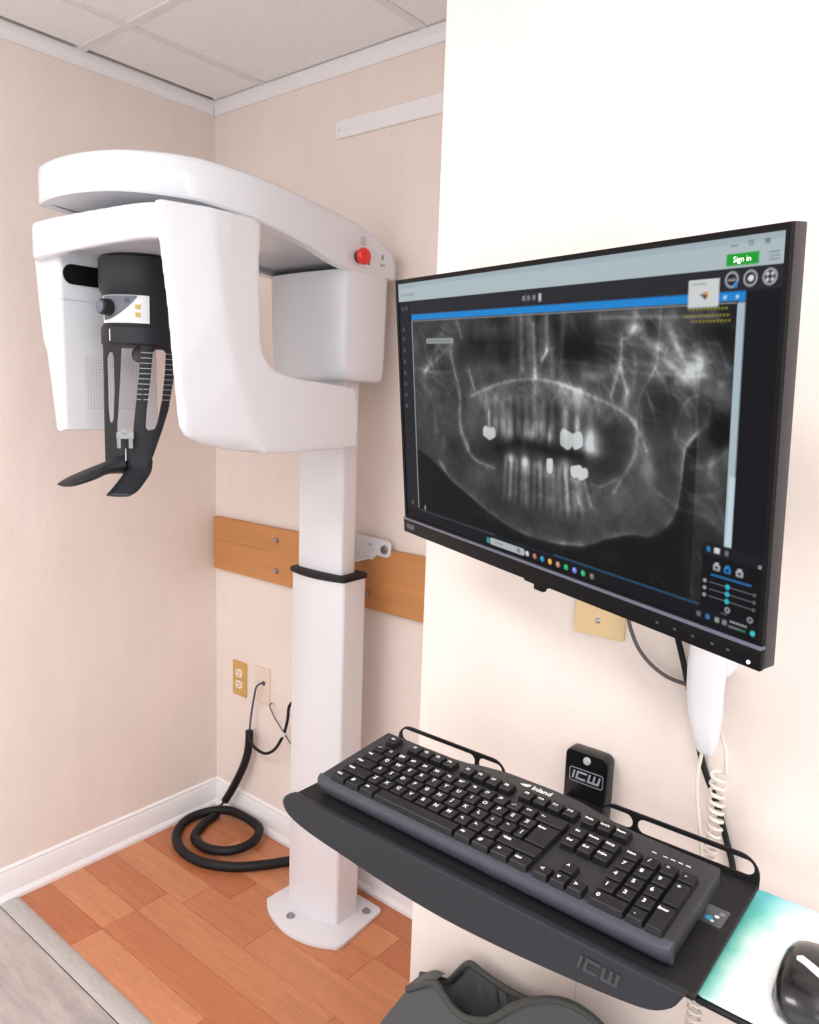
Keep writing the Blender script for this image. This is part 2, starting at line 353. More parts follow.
# base plate
front = smoothpts([(.548, -.238, 0), (.585, -.266, 0), (.645, -.287, 0), (.706, -.293, 0), (.775, -.278, 0), (.832, -.246, 0)], 4)
bpoly = [(p.x, p.y) for p in front]+[(.836, -.230), (.822, -.062), (.812, -.054), (.57, -.050), (.549, -.06)]
bpl = add('base_plate', prism(bpoly, 0, .012, .002, 2), PAINT, xm, smooth=35)
for x, y in ((.655, -.245), (.795, -.092), (.58, -.092)):
    w_ = add('anchor_bolt', lathe([(.012, 0), (.012, .002), (.008, .003), (.008, .007), (.005, .008)], 14, at=(x, y, .012)), STEEL, bpl, smooth=35)
# telescopic column
def colsec(x0, x1, yf, yb, bulge, z, rc=.008):
    out = []
    for k in range(9): t = k/8; out.append((x0+rc*.6+(x1-x0-rc*1.2)*t, yf-bulge*(1-(2*t-1)**2), z))
    out += [(x1-.001, yf+rc*.5, z), (x1, yf+rc, z), (x1-.004, yb-.012, z), (x1-.012, yb, z), (x0+.012, yb, z), (x0+.004, yb-.012, z), (x0, yf+rc, z), (x0+.001, yf+rc*.5, z)]
    return out
add('lower_column', fixn(loft([colsec(.582, .776, -.190, -.098, .016, z) for z in (.012, .958)])), PAINT, xm, smooth=28)
add('collar', fixn(loft([colsec(.577+i, .780-i, -.196+i, -.096-i, .017, z) for z, i in ((.957, .003), (.959, 0), (.968, 0), (.972, .006))])), RUBBER, xm, smooth=35)
add('upper_column', fixn(loft([colsec(.593, .755, -.180, -.118, .004, z) for z in (.97, 1.50)])), PAINT, xm, smooth=28)
# column head under the upper arm
def headsec(z, g):
    x0, x1, yf, yb = .512+g, .791-g*.5, -.218+g, -.062-g*.4
    pts = [(x0, yf+.02), (x0+.006, yf+.006), (x0+.02, yf)]
    for k in range(1, 8): t = k/8; pts.append((x0+.02+(x1-x0-.045)*t, yf-.006*math.sin(math.pi*t)))
    return [(x, y, z) for x, y in pts+[(x1-.022, yf), (x1-.007, yf+.007), (x1, yf+.024), (x1, yb-.025), (x1-.01, yb-.005), (x1-.03, yb), (x0+.03, yb), (x0, yb-.03)]]
add('column_head', fixn(loft([headsec(z, g) for z, g in ((1.458, .030), (1.461, .016), (1.468, .009), (1.49, .005), (1.60, .001), (1.717, -.001))])), PLASTIC, xm, smooth=40)
# upper fixed arm: plan outline lofted up, thinner and lower towards the wall
plan = smoothpts([(.700, -.028, 0), (.760, -.028, 0), (.788, -.046, 0), (.794, -.12, 0), (.794, -.30, 0), (.790, -.46, 0), (.772, -.56, 0), (.735, -.65, 0), (.675, -.718, 0), (.600, -.752, 0), (.520, -.764, 0), (.455, -.762, 0), (.412, -.752, 0), (.392, -.730, 0), (.386, -.64, 0), (.41, -.52, 0), (.45, -.36, 0), (.50, -.2, 0), (.52, -.07, 0), (.55, -.034, 0)], 5, closed=True)
def ztop(y): return np.interp(y, [-.77, -.60, -.45, -.35, -.25, -.18, -.11, -.06, -.03], [1.874, 1.873, 1.860, 1.849, 1.836, 1.825, 1.806, 1.780, 1.752])
def zbot(y): return np.interp(y, [-.77, -.60, -.50, -.40, -.33, -.27, -.21, -.05], [1.797, 1.790, 1.775, 1.759, 1.744, 1.726, 1.713, 1.713])
def inset(P, d):
    out = []; n = len(P)
    for i in range(n):
        t = (P[(i+1) % n]-P[i-1]).normalized(); nrm = Vector((-t.y, t.x, 0)); out.append(P[i]+nrm*d)
    return out
area = sum(plan[i-1].x*plan[i].y-plan[i].x*plan[i-1].y for i in range(len(plan))); sgn = 1 if area > 0 else -1
rings = []
for d, fr, off in ((.030, 0, .001), (.004, 0, 0), (0, 0, .004), (0, .5, 0), (0, .82, 0), (.003, .93, 0), (.010, .985, 0), (.022, 1, .0), (.026, 1, .004), (.040, 1, .008), (.075, 1, .010)):
    rings.append([(p.x, p.y, zbot(q.y)+(ztop(q.y)-zbot(q.y))*fr+off) for p, q in zip(inset(plan, sgn*d), plan)])
add('upper_arm', fixn(loft(rings)), PLASTIC, xm, smooth=45)
# emergency stop, power switch marks and the small type label on the right flank of the arm (facing +X)
SIDE = lambda y, z, x=.794: frame((x, y, z), (0, 1, 0), (0, 0, 1), (1, 0, 0))
RED = mat('red_button', rgb(226, 32, 26), .3, coat=.3)
es = add('stop_collar', lathe([(.015, 0), (.015, .006), (.012, .008)], 20, M=SIDE(-.186, 1.747)), mat('collar_dark', rgb(60, 56, 58), .5), xm, smooth=40)
add('stop_button', lathe([(.010, .006), (.017, .010), (.0195, .016), (.0195, .022), (.016, .027), (.006, .029)], 24, M=SIDE(-.186, 1.747)), RED, es, smooth=50, label='red emergency stop button')
add('power_switch', box(.7935, .7965, -.160, -.148, 1.734, 1.750), BLACK2, xm)
GREYP = mat('grey_print', rgb(150, 146, 150), .7); DARKP = mat('dark_print', rgb(60, 58, 62), .7)
ml = add('type_label', box(.7935, .7945, -.181, -.155, 1.775, 1.797), mat('label_grey', rgb(222, 220, 223), .6), xm)
for k in range(6): add('label_line', box(.7940, .7949, -.179, -.158-.003*(k % 3), 1.777+.0033*k, 1.7783+.0033*k), GREYP, ml)
add('power_symbol', text('O', .013, M=SIDE(-.100, 1.757, .7944)), DARKP, xm); add('power_bar', box(.7938, .7946, -.1007, -.0993, 1.7595, 1.766), DARKP, xm)
add('power_rating', text('l II G', .009, M=SIDE(-.100, 1.740, .7944)), DARKP, xm)

# rotating arm: tube housing on the right and arm reaching left, one smooth shell
prof = [(-.715, 1.768), (-.62, 1.768), (-.53, 1.766), (-.507, 1.755), (-.503, 1.66), (-.500, 1.53), (-.492, 1.500), (-.470, 1.476), (-.435, 1.463), (-.39, 1.456), (-.30, 1.449), (-.216, 1.442), (-.204, 1.42), (-.202, 1.36), (-.204, 1.303), (-.30, 1.297), (-.40, 1.295), (-.493, 1.296), (-.56, 1.304), (-.62, 1.318), (-.655, 1.332), (-.668, 1.352), (-.678, 1.45), (-.690, 1.58), (-.705, 1.69)]
def yclamp(z): return np.interp(z, [1.30, 1.42, 1.60, 1.768], [-.490, -.555, -.60, -.618])
bm = bmesh.new()
loft([[(x, (y if x < .80 else max(y, yclamp(z))), z) for y, z in prof] for x in (.772, .793, .825)], bm=bm)
box(.67, .80, -.50, -.21, 1.315, 1.43, bm=bm)
aplan = smoothpts([(.825, -.56, 0), (.822, -.61, 0), (.803, -.66, 0), (.77, -.70, 0), (.72, -.722, 0), (.60, -.737, 0), (.50, -.745, 0), (.39, -.748, 0), (.346, -.737, 0), (.328, -.705, 0), (.324, -.62, 0), (.330, -.52, 0), (.36, -.475, 0), (.45, -.46, 0), (.62, -.46, 0), (.80, -.48, 0)], 3, closed=True)
loft([[(p.x, p.y, z+(0 if z > 1.73 else .012*max(0, min(1, (p.x-.42)/.3)))) for p in aplan] for z in (1.690, 1.768)], bm=bm)
ra = add('rotating_arm', fixn(bm), PLASTIC, xm, smooth=180)
md = ra.modifiers.new('remesh', 'REMESH'); md.mode = 'VOXEL'; md.voxel_size = .004; md.use_smooth_shade = True
ms = ra.modifiers.new('smooth', 'SMOOTH'); ms.factor = .5; ms.iterations = 16
# detector hanging from the left end of the rotating arm
def sec(z, x0, x1, y0, y1, r=.012):
    return [(x, y, z) for x, y in rrect(x0, x1, y0, y1, r, 4)]
det = add('detector', fixn(loft([sec(z, a, b, -.728, -.49) for z, a, b in ((1.326, .408, .432), (1.330, .400, .438), (1.42, .384, .437), (1.50, .366, .436), (1.52, .352, .436), (1.60, .338, .434), (1.612, .336, .434), (1.70, .324, .434))])), PLASTIC, xm, smooth=40)
add('seam', fixn(loft([sec(z, .3366, .4346, -.7285, -.4895) for z in (1.6062, 1.6078)])), GREYIN, det)
add('window', plate(rrect(-.717, -.56, 1.640, 1.682, .020, 6), (), .003, M=frame((.4345, 0, 0), (0, 1, 0), (0, 0, 1), (1, 0, 0))), BLACK2, det, label='black slot window')
gr = add('grille', box(.4355, .4375, -.674, -.54, 1.337, 1.489, .0005, 1), mat('grille_lilac', rgb(128, 118, 136), .5), det)
bm = bmesh.new()
for k in range(20): box(.437, .4386, -.674+.0066*k, -.674+.0066*k+.0044, 1.337, 1.489, bm=bm)
for k in range(23): box(.437, .4382, -.674, -.54, 1.338+.0066*k, 1.338+.0066*k+.0044, bm=bm)
tag(add('grille_bars', bm, PAINT, gr), kind='stuff')

# patient support: black hub, control panel, two legs, chin clip and two hand blades
SCt = Vector((.548, -.602, 0)); SU = Vector((.5265, .8502, 0)); SV = Vector((.8502, -.5265, 0))
def F(u, v, z): return SCt+SU*u+SV*v+Vector((0, 0, z))
hubM = frame(SCt, SU, -SV, (0, 0, 1))
hub = add('support_hub', lathe([(.060, 1.512), (.080, 1.512), (.0835, 1.516), (.0835, 1.548), (.080, 1.552), (.078, 1.556), (.078, 1.612), (.081, 1.620), (.085, 1.626), (.0855, 1.636), (.0865, 1.638), (.0865, 1.690), (.083, 1.694), (.05, 1.705)], 48, M=hubM), BLACK, xm, smooth=35)
def patch(t0, t1, z0, z1, r, n=14, top=None, bot=None, th=.0015):
    """Curved plate on the hub between two angles (degrees from facing the room)."""
    rows = []
    for rr in (r, r+th):
        for zf in (0, 1):
            rows.append([F(rr*math.sin(a), rr*math.cos(a), (bot(s) if bot else z0) if zf == 0 else (top(s) if top else z1)) for s, a in ((i/n, math.radians(t0+(t1-t0)*i/n)) for i in range(n+1))])
    a, b, c, d = rows
    return fixn(loft([[p for p in q] for q in (a, b, d, c, a)], caps=False, closed=False))
pn = add('control_panel', patch(-72, 11, 1.557, 1.613, .0785), PAINT, xm, smooth=40, label='white control panel')
add('panel_swoosh', patch(-66, -6, 1.57, 1.612, .0803, bot=lambda s: 1.563+.047*s**2.2, th=.0008), mat('swoosh_grey', rgb(98, 102, 112), .5), pn, smooth=40)
for k, z in enumerate((1.590, 1.574)): add('panel_button', patch(-9, -2, z-.0045, z+.0045, .0803, 3, th=.001), mat('button_yellow', rgb(196, 176, 70), .5), pn)
add('panel_icon', patch(-24, -17, 1.598, 1.607, .0812, 3, th=.0005), mat('icon_dark', rgb(62, 66, 78), .5), pn)
a = math.radians(-52); kb_ = F(.079*math.sin(a), .079*math.cos(a), 1.588); kn = (SU*math.sin(a)+SV*math.cos(a))
add('knob', lathe([(.017, 0), (.017, .012), (.0155, .022), (.010, .024)], 20, M=frame(kb_, kn.cross(Vector((0, 0, 1))), (0, 0, 1), kn)), BLACK, pn, smooth=40)
add('knob_cap', lathe([(.0120, .0235), (.0125, .025), (.009, .026)], 20, M=frame(kb_, kn.cross(Vector((0, 0, 1))), (0, 0, 1), kn)), mat('knob_blue', rgb(96, 106, 120), .4), pn, smooth=40)
add('hub_mark', patch(-50, -48.3, 1.520, 1.544, .0832, 1, th=.001), PRINT, hub)
outl = [(-.079, 1.53), (.071, 1.55), (.069, 1.50), (.064, 1.45), (.052, 1.38), (.038, 1.335), (.023, 1.292), (.012, 1.262), (.0, 1.244), (-.020, 1.236), (-.045, 1.240), (-.066, 1.246), (-.080, 1.262), (-.080, 1.34), (-.079, 1.45)]
op = [(-.041, 1.512), (-.022, 1.514), (-.003, 1.512), (-.008, 1.45), (-.016, 1.38), (-.020, 1.345), (-.022, 1.322), (-.028, 1.316), (-.048, 1.316), (-.053, 1.322), (-.053, 1.345), (-.046, 1.43)]
sL = [(-.070, 1.485), (-.066, 1.497), (-.060, 1.497), (-.057, 1.485), (-.057, 1.42), (-.060, 1.36), (-.064, 1.347), (-.068, 1.352), (-.070, 1.38)]
sR = [(.021, 1.500), (.027, 1.506), (.042, 1.506), (.047, 1.500), (.045, 1.46), (.038, 1.40), (.028, 1.352), (.022, 1.338), (.010, 1.335), (.004, 1.341), (.007, 1.38), (.015, 1.44)]
pm = plate(outl, [op, sL, sR], .016, .003)
bm = bmesh.new(); bm.from_mesh(pm); bpy.data.meshes.remove(pm)
for k in range(-15, 15): bmesh.ops.bisect_plane(bm, geom=bm.verts[:]+bm.edges[:]+bm.faces[:], plane_co=(k*.005, 0, 0), plane_no=(1, 0, 0))
for k in range(1240, 1550, 40): bmesh.ops.bisect_plane(bm, geom=bm.verts[:]+bm.edges[:]+bm.faces[:], plane_co=(0, k/1000, 0), plane_no=(0, 1, 0))
def legv(u, z): return .070-u*u*7.5-(1.51-z)*.05
for v in bm.verts: u, z, dd = v.co; v.co = F(u, legv(u, z)+dd, z)
legs = add('support_frame', bm, BLACK, xm, smooth=35)
bm = bmesh.new()
for k in range(10):
    z = 1.497-.0108*k; f_ = (1.497-z)/.11
    for u0, u1 in ((-.003-.013*f_, .021-.011*f_), (.047-.010*f_, .067-.013*f_)):
        m_ = (u0+u1)/2
        p = [F(u0, legv(u0, z)+.0086, z), F(u1, legv(u1, z)+.0086, z), F(u1, legv(u1, z)+.0086, z+.0014), F(u0, legv(u0, z)+.0086, z+.0014)]
        q = [x+SV*.0006 for x in p]; loft([p, q], bm=bm)
tag(add('scale_marks', bm, mat('mark_grey', rgb(176, 180, 186), .5), legs, label='pale graduation lines'), kind='stuff')
def sph(c, rx, ry, rz, seg=16):
    bm = bmesh.new(); bmesh.ops.create_uvsphere(bm, u_segments=seg, v_segments=seg//2, radius=1)
    for v in bm.verts: v.co = c+SU*v.co.x*rx+SV*v.co.y*ry+Vector((0, 0, v.co.z*rz))
    return bm
add('head_rest_pad', sph(F(-.008, .03, 1.495), .014, .008, .017), mat('pad_grey', rgb(92, 88, 86), .6), xm, smooth=60)
CLEAR = mat('clear_plastic', rgb(205, 210, 215), .12, trans=.6)
bm = bmesh.new()
for u0, u1, z0, z1 in ((-.054, -.020, 1.318, 1.331), (-.053, -.046, 1.298, 1.320), (-.030, -.022, 1.298, 1.320), (-.044, -.032, 1.326, 1.338)):
    p = [F(u0, .072, z0), F(u1, .072, z0), F(u1, .072, z1), F(u0, .072, z1)]; loft([p, [x+SV*.012 for x in p]], bm=bm)
add('bite_holder', fixn(bm), CLEAR, xm, label='clear bite holder')
p = [F(-.0375, .0676, 1.270), F(-.0358, .0676, 1.270), F(-.0358, .0676, 1.296), F(-.0375, .0676, 1.296)]
add('chin_mark', loft([p, [x+SV*.001 for x in p]]), PRINT, legs)
def blade(pts, name):
    rings = []
    for (u, v, z, hu, hv, hz) in pts:
        c = F(u, v, z); a_, b_ = SU*hu+SV*hv, Vector((0, 0, hz))
        rings.append([c+a_*math.cos(2*math.pi*k/14)+b_*math.sin(2*math.pi*k/14) for k in range(14)])
    sm = []
    n = len(rings)
    for k in range(14): sm.append(smoothpts([r[k] for r in rings], 4))
    add(name, fixn(loft([[sm[k][i] for k in range(14)] for i in range(len(sm[0]))])), BLACK, xm, smooth=60)
blade([(-.045, .040, 1.262, .008, .028, .022), (-.075, .050, 1.254, .008, .028, .014), (-.102, .062, 1.243, .012, .034, .013), (-.128, .072, 1.233, .014, .034, .011), (-.147, .080, 1.226, .014, .030, .008), (-.160, .086, 1.221, .012, .020, .003)], 'hand_blade')
blade([(-.008, .050, 1.268, .026, .012, .020), (-.012, .066, 1.248, .026, .012, .013), (-.026, .088, 1.228, .027, .010, .009), (-.040, .108, 1.212, .027, .010, .006), (-.052, .122, 1.203, .024, .008, .003)], 'hand_blade')
add('chin_crease', patch(0, 1, 1.25, 1.26, .01, 1), BLACK, legs) if False else None

# ------------------------------------------------------------------ monitor
MC = Vector((1.68594, -.86691, 1.39637)); MR = Vector((.93920189, -.3413771, -.03689844)); MU = Vector((-.0022671, -.11362405, .99352123)); MN = MR.cross(MU)
MM = frame(MC, MR, MU, MN)          # local: x right, y up, z out of the screen
mo = thing('monitor', 'black computer monitor showing a dental x-ray, angled off the wall', 'monitor', matrix=MM)
def mbox(x0, x1, y0, y1, z0, z1, b=0): return box(x0/1000-.27, x1/1000-.27, .163-y1/1000, .163-y0/1000, z0/1000, z1/1000, b/1000)   # mm from the top left of the face
bm = bmesh.new()
for q in ((0, 540, 0, 5.0), (0, 5, 5, 304), (536, 540, 5, 304), (0, 540, 304, 307)): box(q[0]/1000-.27, q[1]/1000-.27, .163-q[3]/1000, .163-q[2]/1000, -.006, 0, bm=bm)
add('bezel', bm, MONB, mo, local=True)
add('side_frame', mbox(-.6, 540.6, -.4, 326.2, -17, -3.5, 1.2), MONS, mo, local=True, smooth=30)
chin = add('chin', mbox(-.8, 540.8, 308.5, 326.4, -3.5, 2.0, .8), MONB, mo, local=True, smooth=30)
add('chin_edge', mbox(-.8, 540.8, 306.5, 309.2, -3.5, 2.6, .6), MONL, mo, local=True, smooth=30)
add('back_shell', fixn(loft([[(x, y, z) for x, y in rrect(-.27+i, .27-i, -.163+i, .163-i, .012)] for i, z in ((.002, -.017), (.03, -.030), (.07, -.048))])), MONB, mo, local=True, smooth=35)
add('brand_patch', mbox(8, 27, 313.5, 320.5, 1.8, 2.3), mat('brand_grey', rgb(70, 70, 76), .5), chin, local=True)
for x in (440, 459, 478, 497, 512): add('button_mark', mbox(x-1.6, x+1.6, 317, 319, 1.8, 2.2), mat('mark_dim', rgb(62, 62, 68), .5), chin, local=True)
add('power_led', lathe([(.0016, 0), (.0016, .0008)], 10, at=(.531-.27, .163-.3215, .002)), mat('led_white', rgb(205, 215, 250), .4, emit=1.0), chin, local=True)
add('control_nub', mbox(252, 290, 325, 330, -9, -1, .8), MONB, mo, local=True); add('joystick', mbox(267, 282, 329, 336, -8, -2, .8), MONB, mo, local=True)

# screen picture: painted per vertex from strokes and discs, shown as emitted light
XR_LINES=[([(269,61),(272,111)],4,0.42),([(272,111),(269,145)],4,0.18),([(250,50),(251,104)],5,0.28),([(289,50),(289,87)],4,0.32),([(297,87),(297,109)],6,0.25),([(282,95),(290,85)],1.2,0.5),([(314,51),(309,104)],5,0.12),([(226,54),(227,81)],6,0.1),([(160,136),(203,123),(232,117),(272,114),(303,116),(338,123)],2.5,0.32),([(176,137),(214,126),(246,124),(285,123),(332,129)],8,0.13),([(187,143),(228,134),(272,134),(309,134),(337,138)],9,0.14),([(134,51),(143,71)],3,0.2),([(120,85),(128,111),(137,134),(137,170),(153,197)],2.2,0.28),([(63,113),(89,83),(108,59)],4,0.15),([(58,113),(125,78)],3,0.2),([(157,108),(166,128)],1.8,0.28),([(39,108),(78,111),(119,111)],3,0.14),([(48,121),(76,142),(87,185)],3,0.1),([(81,135),(98,164),(101,199)],8,0.09),([(193,151),(193,170)],2.5,0.4),([(158,77),(233,78)],3,-0.08),([(310,118),(342,124),(391,138),(408,152),(419,169)],2.6,0.34),([(310,124),(345,132),(372,147)],7,0.16),([(402,67),(431,86),(455,107)],5,0.28),([(408,74),(423,83)],7,0.2),([(387,72),(386,96),(376,125)],2.5,0.28),([(386,100),(395,121)],2.5,0.3),([(395,117),(393,133)],5,0.25),([(429,53),(428,82),(426,99),(412,118),(407,134)],2,0.26),([(402,52),(402,67)],4,0.25),([(439,66),(452,91),(470,98)],4,0.25),([(470,87),(473,103),(490,110)],5,0.34),([(434,64),(442,75)],6,0.25),([(442,78),(456,87),(479,94)],3,0.2),([(438,86),(462,104)],3,0.2),([(433,93),(457,107)],3,0.2),([(461,100),(467,116)],5,0.22),([(446,111),(471,107)],5,0.2),([(478,80),(486,81),(495,97)],2,0.2),([(472,87),(482,86)],4,0.15),([(361,57),(479,60)],2.5,0.22),([(310,95),(371,100),(424,106)],3,0.1),([(429,104),(471,105),(500,99)],3,0.16),([(385,96),(360,108),(339,111)],7,0.1),([(356,78),(381,80),(402,67)],3,0.15),([(460,163),(471,147),(481,135),(478,124),(467,120),(458,126),(451,141),(448,156)],2,0.14),([(454,124),(467,118),(483,126)],2,-0.1),([(464,155),(459,137),(470,127)],14,0.1),([(403,82),(404,105),(399,121)],2,0.14),([(424,97),(444,119),(454,124)],3,0.12),([(135,170),(145,191),(165,208),(201,213)],2.2,0.28),([(90,220),(112,237),(143,248),(199,267),(251,277),(304,276),(340,270)],2.6,0.24),([(159,268),(199,275)],4,0.07),([(232,202),(230,239)],4,0.2),([(255,199),(256,243)],3,0.3),([(294,200),(295,236)],4,0.2),([(304,203),(306,247)],5,0.12),([(317,199),(323,238)],4,0.2),([(333,201),(337,229)],4,0.18),([(280,192),(280,230)],5,0.14),([(209,191),(245,180),(285,183),(339,183)],7,-0.22),([(317,203),(321,237)],4,0.22),([(332,208),(336,230)],3.5,0.28),([(343,206),(353,230)],3.5,0.28),([(311,275),(344,270),(375,256),(403,246),(427,243),(445,229),(454,213),(457,191),(460,162),(479,142)],2.2,0.2),([(406,144),(406,174),(382,211)],2.6,0.32),([(353,208),(365,209),(385,199)],1.8,0.2),([(466,177),(483,174),(499,160)],3,0.18),([(465,200),(485,198),(499,189)],3,0.14),([(474,206),(488,216),(499,224)],6,0.12),([(468,215),(465,247),(471,281)],6,0.12),([(487,163),(484,180),(493,188)],4,0.16)]
XR_BLOBS=[(193,175,12,7,0.75,1),(227,172,8,10,0.32,0),(254,171,5,10,0.22,0),(265,168,5,8,0.4,0),(278,161,6,15,0.28,0),(293,169,3,7,0.4,0),(318,170,9,9,0.75,1),(333,170,6,8,0.75,1),(224,154,7,11,0.16,0),(315,151,6,14,0.2,0),(333,152,4,12,0.2,0),(245,153,9,13,-0.05,0),(213,157,5,14,0.1,0),(323,81,20,17,-0.16,0),(193,90,43,11,-0.06,0),(177,105,23,9,0.08,0),(214,104,15,7,0.1,0),(208,64,21,6,0.1,0),(101,107,26,5,-0.07,0),(300,140,11,9,-0.16,0),(66,151,37,31,0.04,0),(162,173,24,19,0.08,0),(199,138,22,7,0.08,0),(402,67,8,4,0.4,0),(341,84,29,12,-0.16,0),(351,107,17,5,0.12,0),(470,98,7,5,0.25,0),(494,77,12,14,-0.12,0),(494,145,9,14,-0.15,0),(317,169,8,9,0.7,1),(333,169,8,8,0.7,1),(352,166,8,11,0.32,0),(317,156,4,13,0.2,0),(333,155,3,8,0.3,0),(497,125,10,10,0.12,0),(488,117,13,7,0.15,0),(435,134,15,16,-0.04,0),(375,157,14,9,-0.06,0),(329,131,13,9,0.1,0),(452,91,26,16,0.12,0),(417,65,10,6,-0.1,0),(231,198,6,5,0.42,0),(255,199,5,6,0.5,0),(294,198,5,8,0.8,1),(316,194,7,5,0.25,0),(333,199,9,6,0.8,1),(275,200,5,4,0.2,0),(186,196,26,14,-0.1,0),(169,222,24,12,0.08,0),(230,252,32,12,-0.03,0),(337,200,12,6,0.8,1),(349,170,15,11,0.3,0),(352,176,11,5,0.25,0),(373,187,20,15,-0.1,0),(422,186,7,10,0.22,0),(414,173,10,16,0.12,0),(482,182,17,15,0.14,0),(490,210,17,12,0.1,0),(490,148,7,9,-0.14,0),(500,168,4,9,0.15,0),(397,219,34,19,0.1,0),(436,206,15,18,0.08,0),(378,273,12,5,0.07,0),(344,244,28,14,0.05,0)]
XR_BORDER=[(27,208),(60,216),(112,237),(143,248),(199,267),(251,277),(304,276),(311,275),(344,270),(375,256),(403,246),(427,243),(445,229),(454,213),(457,191),(460,162),(479,142)]

def paint():
    xs = np.arange(5, 536.5, 1.0); ys = np.arange(5, 304.5, 1.0); X, Y = np.meshgrid(xs, ys); hh, ww = X.shape
    def vnoise(sc):
        nx, ny = int(540/sc)+3, int(310/sc)+3; g = np.random.rand(ny, nx); fx, fy = X/sc, Y/sc; ix, iy = fx.astype(int), fy.astype(int); tx, ty = fx-ix, fy-iy
        tx, ty = tx*tx*(3-2*tx), ty*ty*(3-2*ty)
        return (g[iy, ix]*(1-tx)+g[iy, ix+1]*tx)*(1-ty)+(g[iy+1, ix]*(1-tx)+g[iy+1, ix+1]*tx)*ty
    fine = .5*vnoise(9)+.3*vnoise(4)+.2*vnoise(2)-.5; coarse = .6*vnoise(40)+.4*vnoise(20)-.5
    # distance to the lower jaw border decides bone (above) or dark (below)
    bx = np.array([p[0] for p in XR_BORDER], float); by = np.array([p[1] for p in XR_BORDER], float)
    side = np.clip((np.interp(X, bx, by)-Y)/5+.5, 0, 1); side = np.where(X > 470, np.clip(.75-.0012*Y, .3, 1), side)
    up = np.clip((150-Y)/70, 0, 1)
    g = .030+side*(.185+.26*coarse*(.5+.5*up)+.08*fine)
    # vertical shadows of the nasal region and streaks around the jaw joints
    vs = np.interp(X, np.arange(0, 545, 4.0), np.convolve(np.random.rand(137), [.25, .5, .25], 'same'))-.5
    g = g+.34*vs*np.exp(-((X-258)/75)**2)*np.clip((112-Y)/25, 0, 1)
    for cx_, cy_, n_, sx_, sy_, am in ((440, 92, 46, 42, 26, .055), (75, 100, 26, 28, 34, .06), (400, 90, 22, 40, 40, .07), (470, 215, 18, 18, 40, .07)):
        for _ in range(n_):
            x0, y0 = cx_+np.random.randn()*sx_, cy_+np.random.randn()*sy_; an = np.random.uniform(.2, 1.3); L_ = np.random.uniform(8, 26); cv = np.random.uniform(-.03, .03)
            dx, dy = X-x0, Y-y0; al = dx*math.cos(an)+dy*math.sin(an); ac = -dx*math.sin(an)+dy*math.cos(an)+cv*al*al
            g = g+am*np.exp(-(ac/1.6)**2-(al/L_)**2)
    # rows of ordinary teeth, crowns towards the bite and roots away from it
    for k in range(12):
        x = 205+13.2*k; 
        if abs(x-318) < 14 or abs(x-333) < 12: continue
        yc = 170-6*np.exp(-((x-270)/60)**2); g = g+.17*np.exp(-(((X-x)/4.6)**4)-(((Y-yc)/9)**4))+.10*np.exp(-((X-x)/(2.6+.05*np.clip(Y-120, 0, 60)))**2)*np.clip((yc-Y)/10, 0, 1)*np.clip((Y-128)/12, 0, 1)
    for k in range(13):
        x = 222+9.6*k; yc = 202+3*np.exp(-((x-270)/50)**2)
        g = g+.15*np.exp(-(((X-x)/3.6)**4)-(((Y-yc)/8)**4))+.10*np.exp(-((X-x-.02*(x-280)*(Y-yc)/10)/2.6)**2)*np.clip((Y-yc)/10, 0, 1)*np.clip((252-Y)/14, 0, 1)
    for pts, wd, amp in XR_LINES:
        pts = [(p.x, p.y) for p in smoothpts([(q[0], q[1], 0) for q in pts], 4)]
        best = np.full_like(X, 1e9)
        for (ax, ay), (cx, cy) in zip(pts[:-1], pts[1:]):
            dx, dy = cx-ax, cy-ay; t = np.clip(((X-ax)*dx+(Y-ay)*dy)/(dx*dx+dy*dy+1e-6), 0, 1); best = np.minimum(best, (X-ax-t*dx)**2+(Y-ay-t*dy)**2)
        g = g+(amp*(.72 if pts[0][0] > 400 else 1))*(.62*np.exp(-best/(2*(wd*.5)**2))+.36*np.exp(-best/(2*(wd*1.7)**2)))*(.8+.8*fine)
    for x, y, rx, ry, amp, hard in XR_BLOBS:
        if hard:
            k = np.clip((1.15-np.abs((X-x)/rx)**3.2-np.abs((Y-y+1.0*np.sin((X-x)*.4+x))/ry)**3.2)*2, 0, 1); g = g*(1-k)+k*(amp+.02)
        else: g = g+amp*np.exp(-(((X-x)/rx)**2+((Y-y)/ry)**2)*.8)*(.9+.4*fine)
    g = np.clip(g, .02, .82)
    A = np.zeros((hh, ww, 3)); c = np.array
    def sr(r, g_, b): return c([lin(r), lin(g_), lin(b)])
    def R(x0, y0, x1, y1, col, a=1.0):
        m = (np.clip(X-x0+.5, 0, 1)*np.clip(x1-X+.5, 0, 1)*np.clip(Y-y0+.5, 0, 1)*np.clip(y1-Y+.5, 0, 1)*a)[..., None]; A[:] = A*(1-m)+sr(*col)*m
    def D(x, y, r, col, r2=0):
        d = np.hypot(X-x, Y-y); m = (np.clip(r-d+.5, 0, 1)*np.clip(d-r2+.5, 0, 1))[..., None]; A[:] = A*(1-m)+sr(*col)*m
    A[:] = sr(15, 16, 22)
    R(5, 5, 536, 26.5, (176, 190, 195)); R(5, 5, 536, 10, (164, 180, 188))
    R(5, 26.5, 536, 43, (37, 38, 43)); R(5, 26.5, 34, 291, (26, 29, 36)); R(508, 43, 536, 291, (14, 15, 22))
    R(35, 43, 507, 50.3, (26, 134, 210))
    gl = np.where(g <= .04045, g/12.92, ((g+.055)/1.055)**2.4)[..., None]*c([.97, 1.0, 1.02])
    m = ((X >= 36) & (X <= 501) & (Y >= 50) & (Y <= 290))[..., None]; A[:] = np.where(m, gl, A)
    R(34.5, 50, 36.3, 288, (150, 160, 162)); R(36, 50.3, 500, 51.5, (120, 128, 132))
